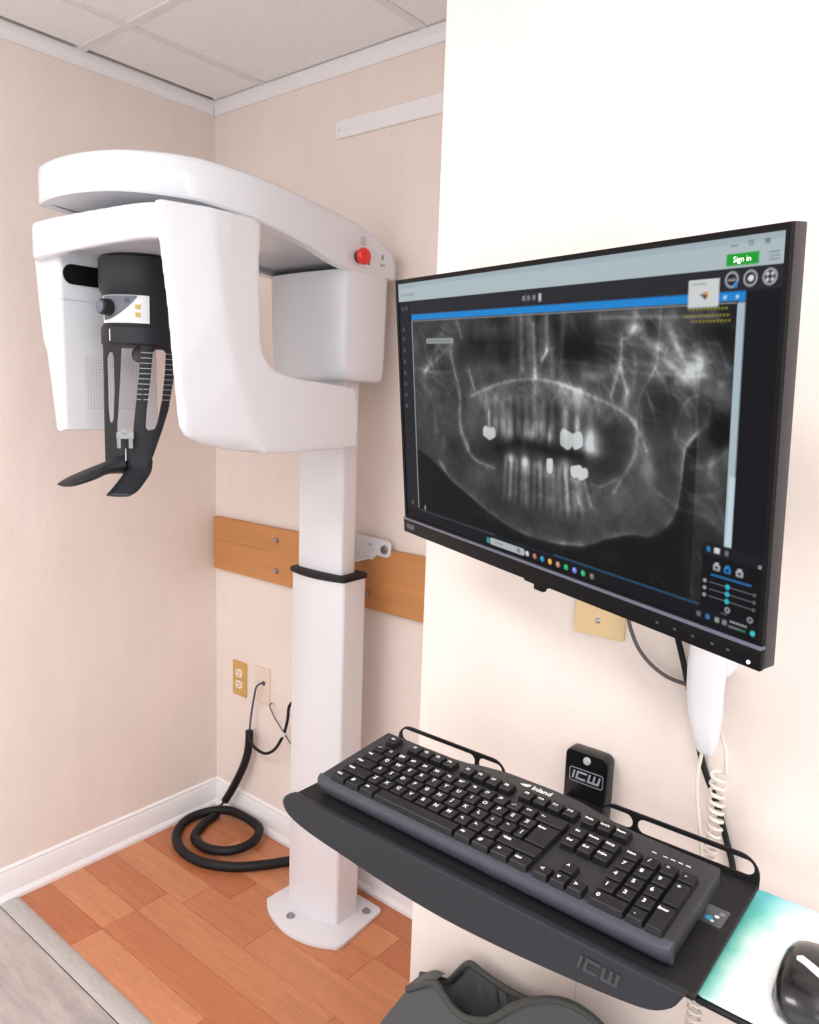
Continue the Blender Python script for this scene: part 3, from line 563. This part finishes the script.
    R(500.5, 51, 507, 291, (170, 188, 196)); R(502, 180, 507, 291, (196, 214, 222)); R(36, 289, 200, 290.4, (60, 66, 72)); R(300, 289, 480, 290.4, (40, 80, 110))
    R(68, 72, 126, 78, (150, 156, 156)); 
    for k in range(14): R(72+k*3.6, 74, 74.2+k*3.6, 76, (110, 116, 118))
    for x, y, n in ((457, 53.5, 11), (452, 58.5, 13), (460, 62.5, 11)):
        for k in range(n): R(x+k*3.3, y, x+2.3+k*3.3, y+1.6, (150, 142, 40), .7)
    # band text and window controls
    for k in range(9): R(12+k*3.6, 17, 14.4+k*3.6, 20.5, (150, 160, 160))
    for k in range(7): R(13+k*4.2, 9, 15.6+k*4.2, 11, (150, 162, 168))
    R(489, 16.5, 516, 25, (28, 160, 48)); R(492, 10.5, 498, 11.5, (120, 130, 136)); R(507, 8.5, 511, 12, (120, 130, 136)); R(508, 9.5, 510, 11, (170, 186, 192)); R(520, 8.5, 524, 12, (118, 128, 134)); 
    for k in range(3): R(524, 17.5+k*2.6, 532, 18.5+k*2.6, (128, 138, 144))
    for x in (494.5, 510, 525.5): D(x, 34.5, 5.6, (190, 194, 200), 4.6)
    R(491, 34, 498, 35.4, (150, 152, 156)); R(496.5, 36.5, 499.5, 40, (40, 140, 215)); D(510.5, 34.5, 2.2, (225, 228, 230)); R(507.5, 34, 510, 35, (225, 228, 230))
    for dx, dy in ((-2, -2), (2, -2), (-2, 2), (2, 2)): D(525.5+dx, 34.5+dy, 1.3, (205, 208, 212))
    R(456, 32.5, 484, 53, (208, 211, 212)); R(459, 35, 473, 36.5, (170, 174, 176)); 
    for k in range(6): R(467+k, 43+k*.8, 474-k*.3, 44+k*.8, (60, 58, 58))
    R(470, 41.5, 474, 43.2, (235, 150, 30)); R(473, 44, 475, 46, (235, 150, 30))
    R(488, 45.3, 491, 48, (170, 210, 235)); D(500, 46.7, 1.3, (200, 225, 240))
    for x in (252, 260, 268, 277): R(x, 33, x+4, 37, (150, 152, 155)); R(x+1, 34, x+2.6, 36, (60, 62, 66))
    R(277, 31.5, 281, 39, (210, 212, 214), .7); R(257, 30.5, 258, 38.5, (120, 122, 125), .8)
    for k, y in enumerate((33, 33, 58, 70, 84, 98, 112, 126, 140, 154)): R(12+(k == 1)*9, y, 17+(k == 1)*9, y+4.5, (84, 92, 104), .8)
    D(21, 283, 2.6, (110, 112, 116), 1.4); R(20, 296, 34, 297.2, (120, 104, 84), .8); R(50, 282, 53, 288, (150, 152, 156))
    # taskbar
    R(5, 291, 536, 304, (13, 15, 22)); R(36, 290.5, 480, 291.3, (24, 46, 70))
    R(185, 295.5, 190.5, 302, (20, 150, 140)); R(195, 294.5, 250, 302.5, (176, 182, 184)); D(195, 298.5, 4, (176, 182, 184)); D(250, 298.5, 4, (176, 182, 184))
    for k in range(5): R(201+k*3, 297.5, 203+k*3, 299.5, (130, 138, 142))
    D(243, 298.5, 2.6, (80, 86, 90), 1.2)
    for k, col in enumerate(((190, 195, 190), (180, 110, 80), (30, 150, 190), (230, 170, 60), (190, 140, 110), (30, 180, 110), (120, 140, 230), (40, 180, 120), (120, 110, 90))):
        D(258+k*12.2, 298.5, 3.0, col); D(257.4+k*12.2, 297.8, 1.1, tuple(min(255, v+50) for v in col))
    # lower right tool panel
    R(481, 236, 536, 291, (9, 9, 13)); R(481, 236, 536, 246, (24, 24, 30)); R(485, 239, 488, 243, (40, 130, 190)); R(492, 238.5, 497, 243, (215, 215, 218)); R(502, 239, 505, 243, (120, 120, 124)); D(533, 245, 1.5, (160, 160, 164))
    for x, col in ((495, (180, 182, 186)), (505, (30, 130, 200)), (516, (180, 182, 186))):
        R(x-3, 252.5, x+3, 257, col); R(x-1.8, 250.5, x+1.8, 252.5, col); R(x-1.4, 253.5, x+1.2, 256, (12, 12, 16))
    R(490, 260.5, 527, 262.5, (26, 96, 150))
    for y in (268, 274, 280):
        R(489, y-.5, 528, y+.5, (90, 92, 96)); D(506, y, 2, (40, 190, 215)); D(484.5, y, 1.6, (160, 162, 166)); D(530, y, 1.2, (120, 122, 126))
    D(507, 287, 2.4, (170, 172, 176), 1.3); D(527.5, 289, 2.6, (140, 142, 146), 1.2)
    R(5, 291.4, 536, 304, (13, 15, 22), .0)
    for x, col in ((478, (120, 122, 126)), (487, (60, 130, 190)), (496, (170, 172, 176)), (503, (150, 152, 156))): R(x, 296, x+4, 300, col, .8)
    for k in range(6): R(510+k*2.6, 294.5, 512+k*2.6, 296.2, (170, 172, 176), .8); R(509+k*2.6, 299, 511+k*2.6, 300.6, (150, 150, 150) if k < 4 else (60, 150, 100), .8)
    D(530.5, 299, 2.2, (60, 200, 200))
    return xs, ys, A
xs, ys, A = paint(); nx, ny = len(xs), len(ys)
co = np.zeros((ny, nx, 3), np.float32); co[..., 0] = xs[None]/1000-.27; co[..., 1] = .163-ys[:, None]/1000; co[..., 2] = -.0012
ii = np.arange(nx*ny).reshape(ny, nx); q = np.stack([ii[1:, :-1], ii[1:, 1:], ii[:-1, 1:], ii[:-1, :-1]], -1).reshape(-1, 4)
me = bpy.data.meshes.new('screen'); me.vertices.add(nx*ny); me.vertices.foreach_set('co', co.ravel()); me.loops.add(q.size); me.loops.foreach_set('vertex_index', q.ravel().astype(np.int32))
me.polygons.add(len(q)); me.polygons.foreach_set('loop_start', np.arange(0, q.size, 4, dtype=np.int32)); me.update(); me.validate()
at = me.color_attributes.new('picture', 'FLOAT_COLOR', 'POINT'); at.data.foreach_set('color', np.concatenate([A, np.ones((ny, nx, 1))], -1).astype(np.float32).ravel())
sm = bpy.data.materials.new('screen_glass'); sm.use_nodes = True; nt = sm.node_tree; b = nt.nodes['Principled BSDF']; b.inputs['Base Color'].default_value = (.004, .004, .005, 1); b.inputs['Roughness'].default_value = .2; b.inputs['Specular IOR Level'].default_value = .035
an = nt.nodes.new('ShaderNodeVertexColor'); an.layer_name = 'picture'; nt.links.new(an.outputs[0], b.inputs['Emission Color']); b.inputs['Emission Strength'].default_value = .82
scn = add('screen', me, sm, mo, local=True, label='lit screen with a grey panoramic dental x-ray')
add('button_text', text('Sign in', .0058, .0001, M=Matrix.Translation((.5025-.27, .163-.0208, -.0009))), mat('text_white', rgb(230, 245, 232), .6, emit=.7), scn, local=True)

# articulated arm carrying the monitor
ma = thing('wall_mount', 'black wall mount arm hidden behind the monitor', 'arm', (1.60, PY, 1.38))
add('wall_bracket', box(1.56, 1.64, PY-.02, PY, 1.28, 1.48, .004), BLACK, ma)
pb = MM @ Vector((0, 0, -.05))
add('arm_tube', tube([(1.60, PY-.02, 1.38), (1.615, PY-.07, 1.385), (pb.x-.01, pb.y+.02, pb.z), tuple(pb)], .018, 12), BLACK, ma, smooth=60)
add('mount_plate', box(-.05, .05, -.05, .05, -.052, -.047), BLACK, ma).data.transform(ROOT[ma.name].inverted() @ MM @ ROOT[ma.name])

# ------------------------------------------------------------------ keyboard tray on the projecting wall
TZ = .920
tr = thing('keyboard_tray', 'black wall-mounted keyboard tray with a curved front lip and mouse platform', 'keyboard tray', (1.655, PY, .85))
add('tray_plate', prism([(1.404, -.924), (1.911, -.926), (1.909, -.722), (1.404, -.722)], TZ-.006, TZ, .0012, 1), TRAYM, tr, smooth=30)
lo = smoothpts([(1.404, .921, 0), (1.392, .914, 0), (1.389, .904, 0), (1.403, .892, 0), (1.44, .884, 0), (1.51, .878, 0), (1.58, .873, 0), (1.65, .871, 0), (1.72, .874, 0), (1.79, .880, 0), (1.845, .886, 0), (1.877, .892, 0), (1.895, .903, 0), (1.903, .916, 0)], 3)
lip = plate([(p.x, p.y) for p in lo]+[(1.906, .921)], (), .010, .0025, M=FRONT(0, 0, 0))
for v in lip.vertices: v.co.y += -.927-(.921-v.co.z)*.12
lp = add('front_lip', lip, LIPM, tr, smooth=35)
lipf = lambda x, z: FRONT(x, -.9322-(.921-z)*.12, z)
add('lip_logo', square_logo(.040, .014, .0030, .0009, lipf(1.827, .9035)), mat('emboss', rgb(58, 59, 64), .45), lp)
# back rails: slotted upright flanges left and right of the bracket
def rail(x0, x1, inner_right):
    z0, z1 = TZ-.006, TZ+.029; r = .022
    o = []
    for k in range(7): a = math.radians(180-90*k/6); o.append((x0+r+r*math.cos(a), z1-r+r*math.sin(a)))
    for k in range(7): a = math.radians(90-90*k/6); o.append((x1-r+r*math.cos(a), z1-r+r*math.sin(a)))
    o += [(x1, z0), (x0, z0)]
    sl = lambda a, b: rrect(a, b, TZ+.006, TZ+.0235, .0085, 5)
    d = x1-.047 if inner_right else x0+.047
    hs = [sl(x0+.006, d-.003), sl(d+.003, x1-.006)]
    add('back_rail', plate(o, hs, .003, .0005, M=FRONT(0, -.7205, 0)), TRAYM, tr, smooth=35)
rail(1.404, 1.590, True); rail(1.722, 1.909, False)
add('under_arm', box(1.655, 1.707, -.86, PY-.02, TZ-.030, TZ-.0065, .003), TRAYM, tr, smooth=30)
br = add('mounting_bracket', plate(rrect(1.651, 1.711, .80, .978, .010), (), .020, .002, M=FRONT(0, PY-.010, 0)), mat('bracket_black', rgb(16, 16, 18), .3), tr, smooth=35)
bolt(1.682, PY-.020, .967, .0052, br, 'screw', .003).data.materials[0] = mat('zinc', rgb(205, 205, 208), .45, metal=.3)
add('logo', square_logo(.038, .0115, .0026, .0005, FRONT(1.682, PY-.0200, .944)), mat('logo_grey', rgb(150, 155, 166), .5), br)
add('logo_frame', plate(rrect(1.6585, 1.7055, .9345, .9535, .003), [rrect(1.6592, 1.7048, .9352, .9528, .0025)], .0006, M=FRONT(0, PY-.0203, 0)), MATS['logo_grey'], br)
add('mouse_platform', prism(rrect(1.902, 2.135, -.905, -.698, .008), .897, .9020, .001, 1), TRAYM, tr, smooth=30)
add('platform_arm', box(1.72, 1.93, -.80, -.76, .885, .897), TRAYM, tr)
# printed mouse mat
PADM = bpy.data.materials.new('pad_print'); PADM.use_nodes = True; nt = PADM.node_tree; b = nt.nodes['Principled BSDF']; b.inputs['Roughness'].default_value = .5
tc = nt.nodes.new('ShaderNodeTexCoord'); nz = nt.nodes.new('ShaderNodeTexNoise'); nz.inputs['Scale'].default_value = 14; nz.inputs['Detail'].default_value = 4; nt.links.new(tc.outputs['Object'], nz.inputs[0])
sx = nt.nodes.new('ShaderNodeSeparateXYZ'); nt.links.new(tc.outputs['Object'], sx.inputs[0])
def mth(op, a, bb=None):
    n = nt.nodes.new('ShaderNodeMath'); n.operation = op
    for i, v in enumerate((a, bb)):
        if v is None: continue
        if isinstance(v, (int, float)): n.inputs[i].default_value = v
        else: nt.links.new(v, n.inputs[i])
    return n.outputs[0]
d1 = mth('ADD', mth('MULTIPLY', sx.outputs[0], 17.0), mth('MULTIPLY', mth('SUBTRACT', nz.outputs['Fac'], .5), .9))      # 0 at the left edge
d2 = mth('ADD', d1, mth('MULTIPLY', mth('SUBTRACT', sx.outputs[1], .10), -1.6))
rp = nt.nodes.new('ShaderNodeValToRGB'); e = rp.color_ramp.elements
e[0].position = .0; e[0].color = rgb(96, 200, 190); e[1].position = .62; e[1].color = rgb(246, 249, 249)
for p_, c_ in ((.16, rgb(150, 220, 208)), (.36, rgb(214, 238, 232))): q_ = e.new(p_); q_.color = c_
nt.links.new(d2, rp.inputs[0])
mx = nt.nodes.new('ShaderNodeMix'); mx.data_type = 'RGBA'; mx.inputs['B'].default_value = rgb(84, 178, 204)
nt.links.new(rp.outputs[0], mx.inputs['A']); mr = nt.nodes.new('ShaderNodeMapRange'); mr.inputs['From Min'].default_value = .155; mr.inputs['From Max'].default_value = .235
nt.links.new(mth('ADD', sx.outputs[1], mth('MULTIPLY', mth('SUBTRACT', nz.outputs['Fac'], .5), .09)), mr.inputs[0]); nt.links.new(mr.outputs[0], mx.inputs['Factor'])
nt.links.new(mx.outputs['Result'], b.inputs['Base Color'])
pd = add('mouse_mat', prism(rrect(1.904, 2.128, -.902, -.703, .008), .9025, .9052, .0008, 1), PADM, smooth=30)
tag(rebase(pd, (1.9085, -.901, .9025)), 'white and turquoise printed mouse mat under the mouse', 'mouse mat')
# mouse
ms_ = thing('computer_mouse', 'glossy black computer mouse on the turquoise mat', 'mouse', (1.990, -.834, .9052))
def msec(y, hw, zt, zb=.9056, e=2.6):
    out = []
    for k in range(20):
        a = 2*math.pi*k/20; ca, sa = math.cos(a), math.sin(a)
        x = hw*math.copysign(abs(ca)**(2/e), ca); z = (zt-zb)/2*math.copysign(abs(sa)**(2/e), sa)
        if sa > 0: x *= 1-.10*sa
        out.append((1.985+x, y, (zt+zb)/2+z))
    return out
add('body', fixn(loft([msec(*q) for q in ((-.886, .010, .912), (-.884, .018, .919), (-.876, .026, .928), (-.862, .031, .936), (-.842, .033, .942), (-.820, .0335, .942), (-.800, .032, .936), (-.786, .029, .927), (-.778, .023, .918), (-.776, .012, .911))])), mat('mouse_black', rgb(20, 20, 23), .25, coat=.4), ms_, smooth=60)
add('side_band', fixn(loft([msec(y, hw+.0006, .917, .9062, 6) for y, hw in ((-.880, .0225), (-.862, .0315), (-.842, .0338), (-.82, .0343), (-.80, .0328), (-.786, .0298))])), mat('mouse_grey', rgb(96, 98, 104), .35), ms_, smooth=50)
add('wheel', lathe([(.004, -.003), (.009, -.003), (.0095, 0), (.009, .003), (.004, .003)], 16, M=frame((1.985, -.797, .931), (0, 1, 0), (0, 0, 1), (1, 0, 0))), RUBBER, ms_, smooth=40)
add('logo_bar', prism([(1.971, -.851), (1.995, -.866), (1.998, -.861), (1.974, -.846)], .9365, .9432), PRINT, ms_) if False else add('logo_bar', prism([(1.966, -.842), (1.970, -.838), (1.998, -.853), (1.994, -.857)], .939, .9432), PRINT, ms_, label='white logo stroke')

ms_.location += Vector((.006, -.003, 0))
# ------------------------------------------------------------------ keyboard
KY, KT = -.0102, .1073
KM = Matrix.Translation((1.4462, -.9074, .9523)) @ Matrix.Rotation(KY, 4, 'Z') @ Matrix.Rotation(KT, 4, 'X')
kb = thing('keyboard', 'full-size black keyboard with white legends on the tray', 'keyboard', matrix=KM)
u = .01905
back = [(-.020, .134), (.09, .134), (.115, .137), (.135, .143), (.17, .149), (.23, .150), (.27, .148), (.30, .141), (.325, .135), (.35, .133), (.4375, .130)]
outer = [(-.020, .002), (.4375, .002)]+list(reversed(back))
body = prism(outer, -.028, -.0075, .002, 2); add('body', body, KBODY, kb, local=True, smooth=35)
fr_ = [(.004, -.0066), (-.002, -.0070), (-.0062, -.0092), (-.0075, -.0130), (-.0060, -.0200), (-.001, -.0285), (.0025, -.0312), (.006, -.0300)]
def fsec(x, s): return [(x, .006+(y-.006)*s, z) for y, z in fr_]
add('front_edge', fixn(loft([fsec(-.0205, .35), fsec(-.019, .7), fsec(-.014, .95), fsec(-.005, 1), fsec(.424, 1), fsec(.432, .95), fsec(.437, .7), fsec(.438, .35)])), KFRONT, kb, local=True, smooth=35)
for x in (.02, .40): add('foot', box(x, x+.03, .11, .12, -.0435, -.027), BLACK, kb, local=True)
rows = [
 (0, [(1.25, 'Ctrl'), (1.25, '#'), (1.25, 'Alt'), (6.25, ''), (1.25, 'Alt'), (1.25, '#'), (1.25, '='), (1.25, 'Ctrl')]),
 (1, [(2.25, '^Shift')]+[(1, c_) for c_ in 'ZXCVBNM']+[(1, '<,'), (1, '>.'), (1, '?/'), (2.75, '^Shift')]),
 (2, [(1.75, 'Caps')]+[(1, c_) for c_ in 'ASDFGHJKL']+[(1, ':;'), (1, '"\''), (.75, '|')]),
 (3, [(1.5, 'Tab')]+[(1, c_) for c_ in 'QWERTYUIOP']+[(1, '{['), (1, '}]')]),
 (4, [(1, '~`')]+[(1, c_) for c_ in ('!1', '@2', '#3', '$4', '%5', '^6', '&7', '*8', '(9', ')0', '_-', '+=')]+[(2, '<--')]),
]
keys = []
for r, ks in rows:
    x = 0
    for wd, s in ks: keys.append((x, r, wd, 1, s)); x += wd
keys.append((13.5, 2, 1.5, 2, 'Enter'))
keys.append((0, 5.4, 1, 1, 'Esc'))
for i in range(12): keys.append((2+i+(.5 if i > 3 else 0)+(.5 if i > 7 else 0), 5.4, 1, 1, 'F%d' % (i+1)))
for c_, x in (('PrtSc', 15.25), ('ScrLk', 16.25), ('Pause', 17.25)): keys.append((x, 5.4, 1, 1, c_))
for i, c_ in enumerate(('Ins', 'Home', 'PgUp')): keys.append((15.25+i, 4, 1, 1, c_))
for i, c_ in enumerate(('Del', 'End', 'PgDn')): keys.append((15.25+i, 3, 1, 1, c_))
keys += [(16.25, 1, 1, 1, '^'), (15.25, 0, 1, 1, '<'), (16.25, 0, 1, 1, 'v'), (17.25, 0, 1, 1, '>')]
for i, c_ in enumerate(('Num', '/', '*', '-')): keys.append((18.5+i, 4, 1, 1, c_))
for r, s3 in ((3, '789'), (2, '456'), (1, '123')):
    for i, c_ in enumerate(s3): keys.append((18.5+i, r, 1, 1, c_))
keys += [(21.5, 2, 1, 2, '+'), (18.5, 0, 2, 1, '0'), (20.5, 0, 1, 1, '.'), (21.5, 0, 1, 2, 'Enter')]
km = {}; lm_ = {}
for x, r, wd, ht, s in keys:
    k = (wd, ht, r == 0)
    if k not in km:
        W_, H_ = wd*u, ht*u; g = .0007; tp = .0027; fr2 = .0042 if r == 0 else .0030
        lo_ = [(g, g, -.0095), (W_-g, g, -.0095), (W_-g, H_-g, -.0095), (g, H_-g, -.0095)]
        mid = [(tp*.8, fr2*.8, -.0006), (W_-tp*.8, fr2*.8, -.0006), (W_-tp*.8, H_-tp*.5, -.0006), (tp*.8, H_-tp*.5, -.0006)]
        hi = [(tp, fr2, 0), (W_-tp, fr2, 0), (W_-tp, H_-tp*.7, 0), (tp, H_-tp*.7, 0)]
        bm = fixn(loft([lo_, mid, hi])); m_ = bpy.data.meshes.new('key'); bm.to_mesh(m_); bm.free(); km[k] = m_
    o = add('key', km[k], KEYM, kb, local=True, loc=(x*u, r*u, 0))
    if s:
        if s not in lm_:
            big = len(s) == 1; sz = .0075 if big else (.0058 if len(s) == 2 else .0046)
            lm_[s] = text(s, sz, .00012, bold=.00018)
        add('legend', lm_[s], PRINT, o, local=True, loc=(.0075 if wd < 2.1 or len(s) < 3 else .010, ht*u-.0075, .0001))
for x in (.372, .384, .392, .400, .408): add('status_light', box(x, x+.005, .1115, .1125, -.0077, -.0070), PRINT, kb, local=True)
add('brand_name', text('Inland', .0110, .0002, M=Matrix.Translation((.224, .1375, -.0073)), bold=.0003), PRINT, kb, local=True)
add('brand_swoosh', prism([(.194, .1365), (.200, .1395), (.2075, .1415), (.207, .138), (.204, .1345), (.199, .135)], -.0076, -.0072), PRINT, kb, local=True)
add('trim_line', box(.135, .155, .1335, .1342, -.0077, -.0070), mat('line_grey', rgb(110, 110, 116), .5), kb, local=True)
st = add('sticker', prism(rrect(1.8785, 1.9005, -.822, -.790, .0015), TZ, TZ+.0004), mat('sticker_foil', rgb(96, 100, 106), .25, metal=.5)); tag(rebase(st, (1.8785, -.822, TZ)), 'small foil sticker on the tray beside the keyboard', 'sticker')
for x, y, r, c_ in ((1.886, -.812, .004, (60, 150, 190)), (1.892, -.806, .0025, (230, 235, 240)), (1.890, -.815, .002, (230, 235, 240)), (1.895, -.799, .003, (120, 130, 140))):
    a_ = add('sticker_print', lathe([(r, 0), (r, .0003)], 10, at=(x, y, TZ+.0004)), mat('st%d' % sum(c_), rgb(*c_), .4), st); a_.data.transform(Matrix.Translation((-1.8785, .822, -TZ)))

# ------------------------------------------------------------------ wall plate, phone and cables on the projecting wall
t = cover_plate('cable_cover_plate', 'ivory wall plate with one screw, half hidden below the monitor', 1.677, 1.188, .069, .118, GOLDPL, PY)
bolt(1.676, PY-.005, 1.150, .0035, t, 'screw', .001)
gc = add('grey_cable', tube([(1.715, PY-.012, 1.20), (1.720, PY-.016, 1.165), (1.738, PY-.016, 1.128), (1.768, PY-.016, 1.106), (1.80, PY-.014, 1.100), (1.83, PY-.008, 1.10)], .0024), mat('cable_grey', rgb(88, 80, 80), .5), smooth=60)
tag(rebase(gc, (1.715, PY-.012, 1.1)), 'thin grey cable looping from the ivory plate to the phone', 'cable')
bc = add('black_cable', tube([(1.775, PY-.07, 1.24), (1.783, PY-.018, 1.155), (1.797, PY-.006, 1.094), (1.819, PY-.005, 1.012), (1.840, PY-.005, .965), (1.855, PY-.005, .925), (1.868, PY-.005, .88), (1.87, PY-.005, .80)], .0036), RUBBER, smooth=60)
tag(rebase(bc, (1.87, PY-.01, .8)), 'straight black cable hanging from the monitor behind the coiled cord', 'cable')
PHONE = mat('phone_white', rgb(224, 222, 226), .3, coat=.2)
ph = thing('wall_phone', 'white corded wall phone half hidden by the monitor corner', 'phone', (1.835, PY, 1.12))
add('cradle', fixn(loft([[(x, y, z) for x, z in rrect(1.806+i, 1.848-i, 1.120+i, 1.30-i, .012)] for y, i in ((PY, 0), (PY-.03, 0), (PY-.042, .008))])), PHONE, ph, smooth=40)
def hs(z, xc, hw, yc, hd, e=3.2):
    out = []
    for k in range(20):
        a = 2*math.pi*k/20; ca, sa = math.cos(a), math.sin(a); out.append((xc+hw*math.copysign(abs(ca)**(2/e), ca), yc+hd*math.copysign(abs(sa)**(2/e), sa), z))
    return out
add('handset', fixn(loft([hs(*q) for q in ((1.041, 1.8365, .0080, -.704, .007), (1.045, 1.8362, .0102, -.704, .009), (1.06, 1.835, .0140, -.706, .011), (1.085, 1.8335, .0178, -.709, .012), (1.11, 1.8315, .0195, -.711, .012), (1.14, 1.831, .0202, -.711, .012), (1.17, 1.831, .0202, -.709, .012), (1.20, 1.831, .019, -.706, .012), (1.235, 1.831, .018, -.702, .012), (1.245, 1.831, .014, -.702, .010))])), PHONE, ph, smooth=50)
# cords: straight lead and coil
sc_ = add('phone_lead', tube([(1.832, -.704, 1.038), (1.829, -.702, 1.01), (1.830, -.698, .98), (1.837, -.697, .935), (1.842, -.698, .905), (1.845, -.699, .87)], .0020), CORDW, smooth=60)
tag(rebase(sc_, (1.832, -.704, 1.038)), 'straight white cord hanging from the phone handset', 'cord')
def coil(P, R, pitch, lead=None):
    P = smoothpts(P, 10); acc = [0.0]
    for p, q_ in zip(P[:-1], P[1:]): acc.append(acc[-1]+(q_-p).length)
    n = int(acc[-1]/pitch*12); out = [Vector(p) for p in (lead or [])]
    for k in range(n+1):
        d_ = acc[-1]*k/n; i = max(j for j in range(len(P)-1) if acc[j] <= d_+1e-9); p = P[i].lerp(P[i+1], (d_-acc[i])/(acc[i+1]-acc[i]+1e-9)); a = 2*math.pi*k/12
        out.append(p+Vector((math.cos(a)*R, math.sin(a)*R*.9, 0)))
    return out
cc = add('coiled_cord', tube(coil([(1.846, -.681, 1.012), (1.846, -.681, .98), (1.847, -.681, .945), (1.843, -.682, .905), (1.84, -.684, .87), (1.846, -.69, .80), (1.85, -.70, .70), (1.85, -.70, .62)], .0078, .0098, [(1.841, -.672, 1.055), (1.848, -.67, 1.035)]), .0021, 6, smooth=False), CORDW, smooth=60)
tag(rebase(cc, (1.846, -.676, .62)), 'white coiled phone cord hanging past the tray', 'cord')
# ------------------------------------------------------------------ grey protective apron hanging below the tray
ap = thing('lead_apron', 'grey protective x-ray apron with dark binding hanging below the keyboard tray', 'apron', (1.56, PY, .08))
APR = mat('apron_grey', rgb(108, 112, 114), .42, spec=.45, bump=(30, .25)); BIND = mat('apron_binding', rgb(62, 64, 62), .6)
def sheet(top, low, n=40, m_=18, th=.006, yf=None):
    """Sheet between a top edge and a low edge, each a list of points."""
    T = smoothpts(top, n//(len(top)-1)); Lw = smoothpts(low, n//(len(low)-1)); k = min(len(T), len(Lw)); T = [T[int(i*(len(T)-1)/(k-1))] for i in range(k)]; Lw = [Lw[int(i*(len(Lw)-1)/(k-1))] for i in range(k)]
    bm = bmesh.new(); g = []
    for j in range(m_+1):
        t = j/m_; row = []
        for i in range(k):
            p = T[i].lerp(Lw[i], t); p.y += (yf(p.x, t) if yf else 0); row.append(bm.verts.new(p))
        g.append(row)
    for j in range(m_):
        for i in range(k-1): bm.faces.new((g[j][i], g[j][i+1], g[j+1][i+1], g[j+1][i]))
    bmesh.ops.solidify(bm, geom=bm.faces[:], thickness=th); fixn(bm); return bm, T
topf = [(1.452, -.735, .552), (1.478, -.738, .575), (1.503, -.740, .594), (1.520, -.740, .585), (1.540, -.740, .572), (1.565, -.740, .572), (1.60, -.740, .592), (1.635, -.738, .632), (1.665, -.735, .656), (1.70, -.732, .672), (1.735, -.730, .672), (1.77, -.728, .655)]
lowf = [(1.22, -.74, .12), (1.38, -.75, .10), (1.52, -.76, .09), (1.62, -.76, .09), (1.72, -.75, .10), (1.80, -.74, .12)]
bm, T = sheet(topf, lowf, 44, 20, yf=lambda x, t: -.035*math.sin(math.pi*min(1, t*1.3))-.008*math.sin(x*60+t*4)*t)
add('front_panel', bm, APR, ap, smooth=50); add('front_binding', tube([p+Vector((0, -.003, -.002)) for p in T], .0052, 8, smooth=False), BIND, ap, smooth=60)
topb = [(1.43, PY-.02, .525), (1.460, PY-.02, .535), (1.485, PY-.022, .545), (1.502, PY-.024, .570), (1.522, PY-.024, .596), (1.545, PY-.024, .594), (1.59, PY-.024, .590), (1.64, PY-.024, .595), (1.70, PY-.022, .60), (1.77, PY-.02, .59)]
bm, T = sheet(topb, [(p[0], PY-.018, .12) for p in topb], 44, 10, yf=lambda x, t: -.03*math.sin(math.pi*t))
add('back_panel', bm, APR, ap, smooth=50); add('back_binding', tube([p+Vector((0, -.003, 0)) for p in T], .0050, 8, smooth=False), BIND, ap, smooth=60)
bm, T = sheet([(1.43, PY-.02, .525), (1.455, PY-.02, .545), (1.475, PY-.02, .550)], [(1.448, -.735, .552), (1.476, -.738, .577), (1.503, -.740, .594)], 12, 6, .006, lambda x, t: 0)
add('shoulder', bm, APR, ap, smooth=50)
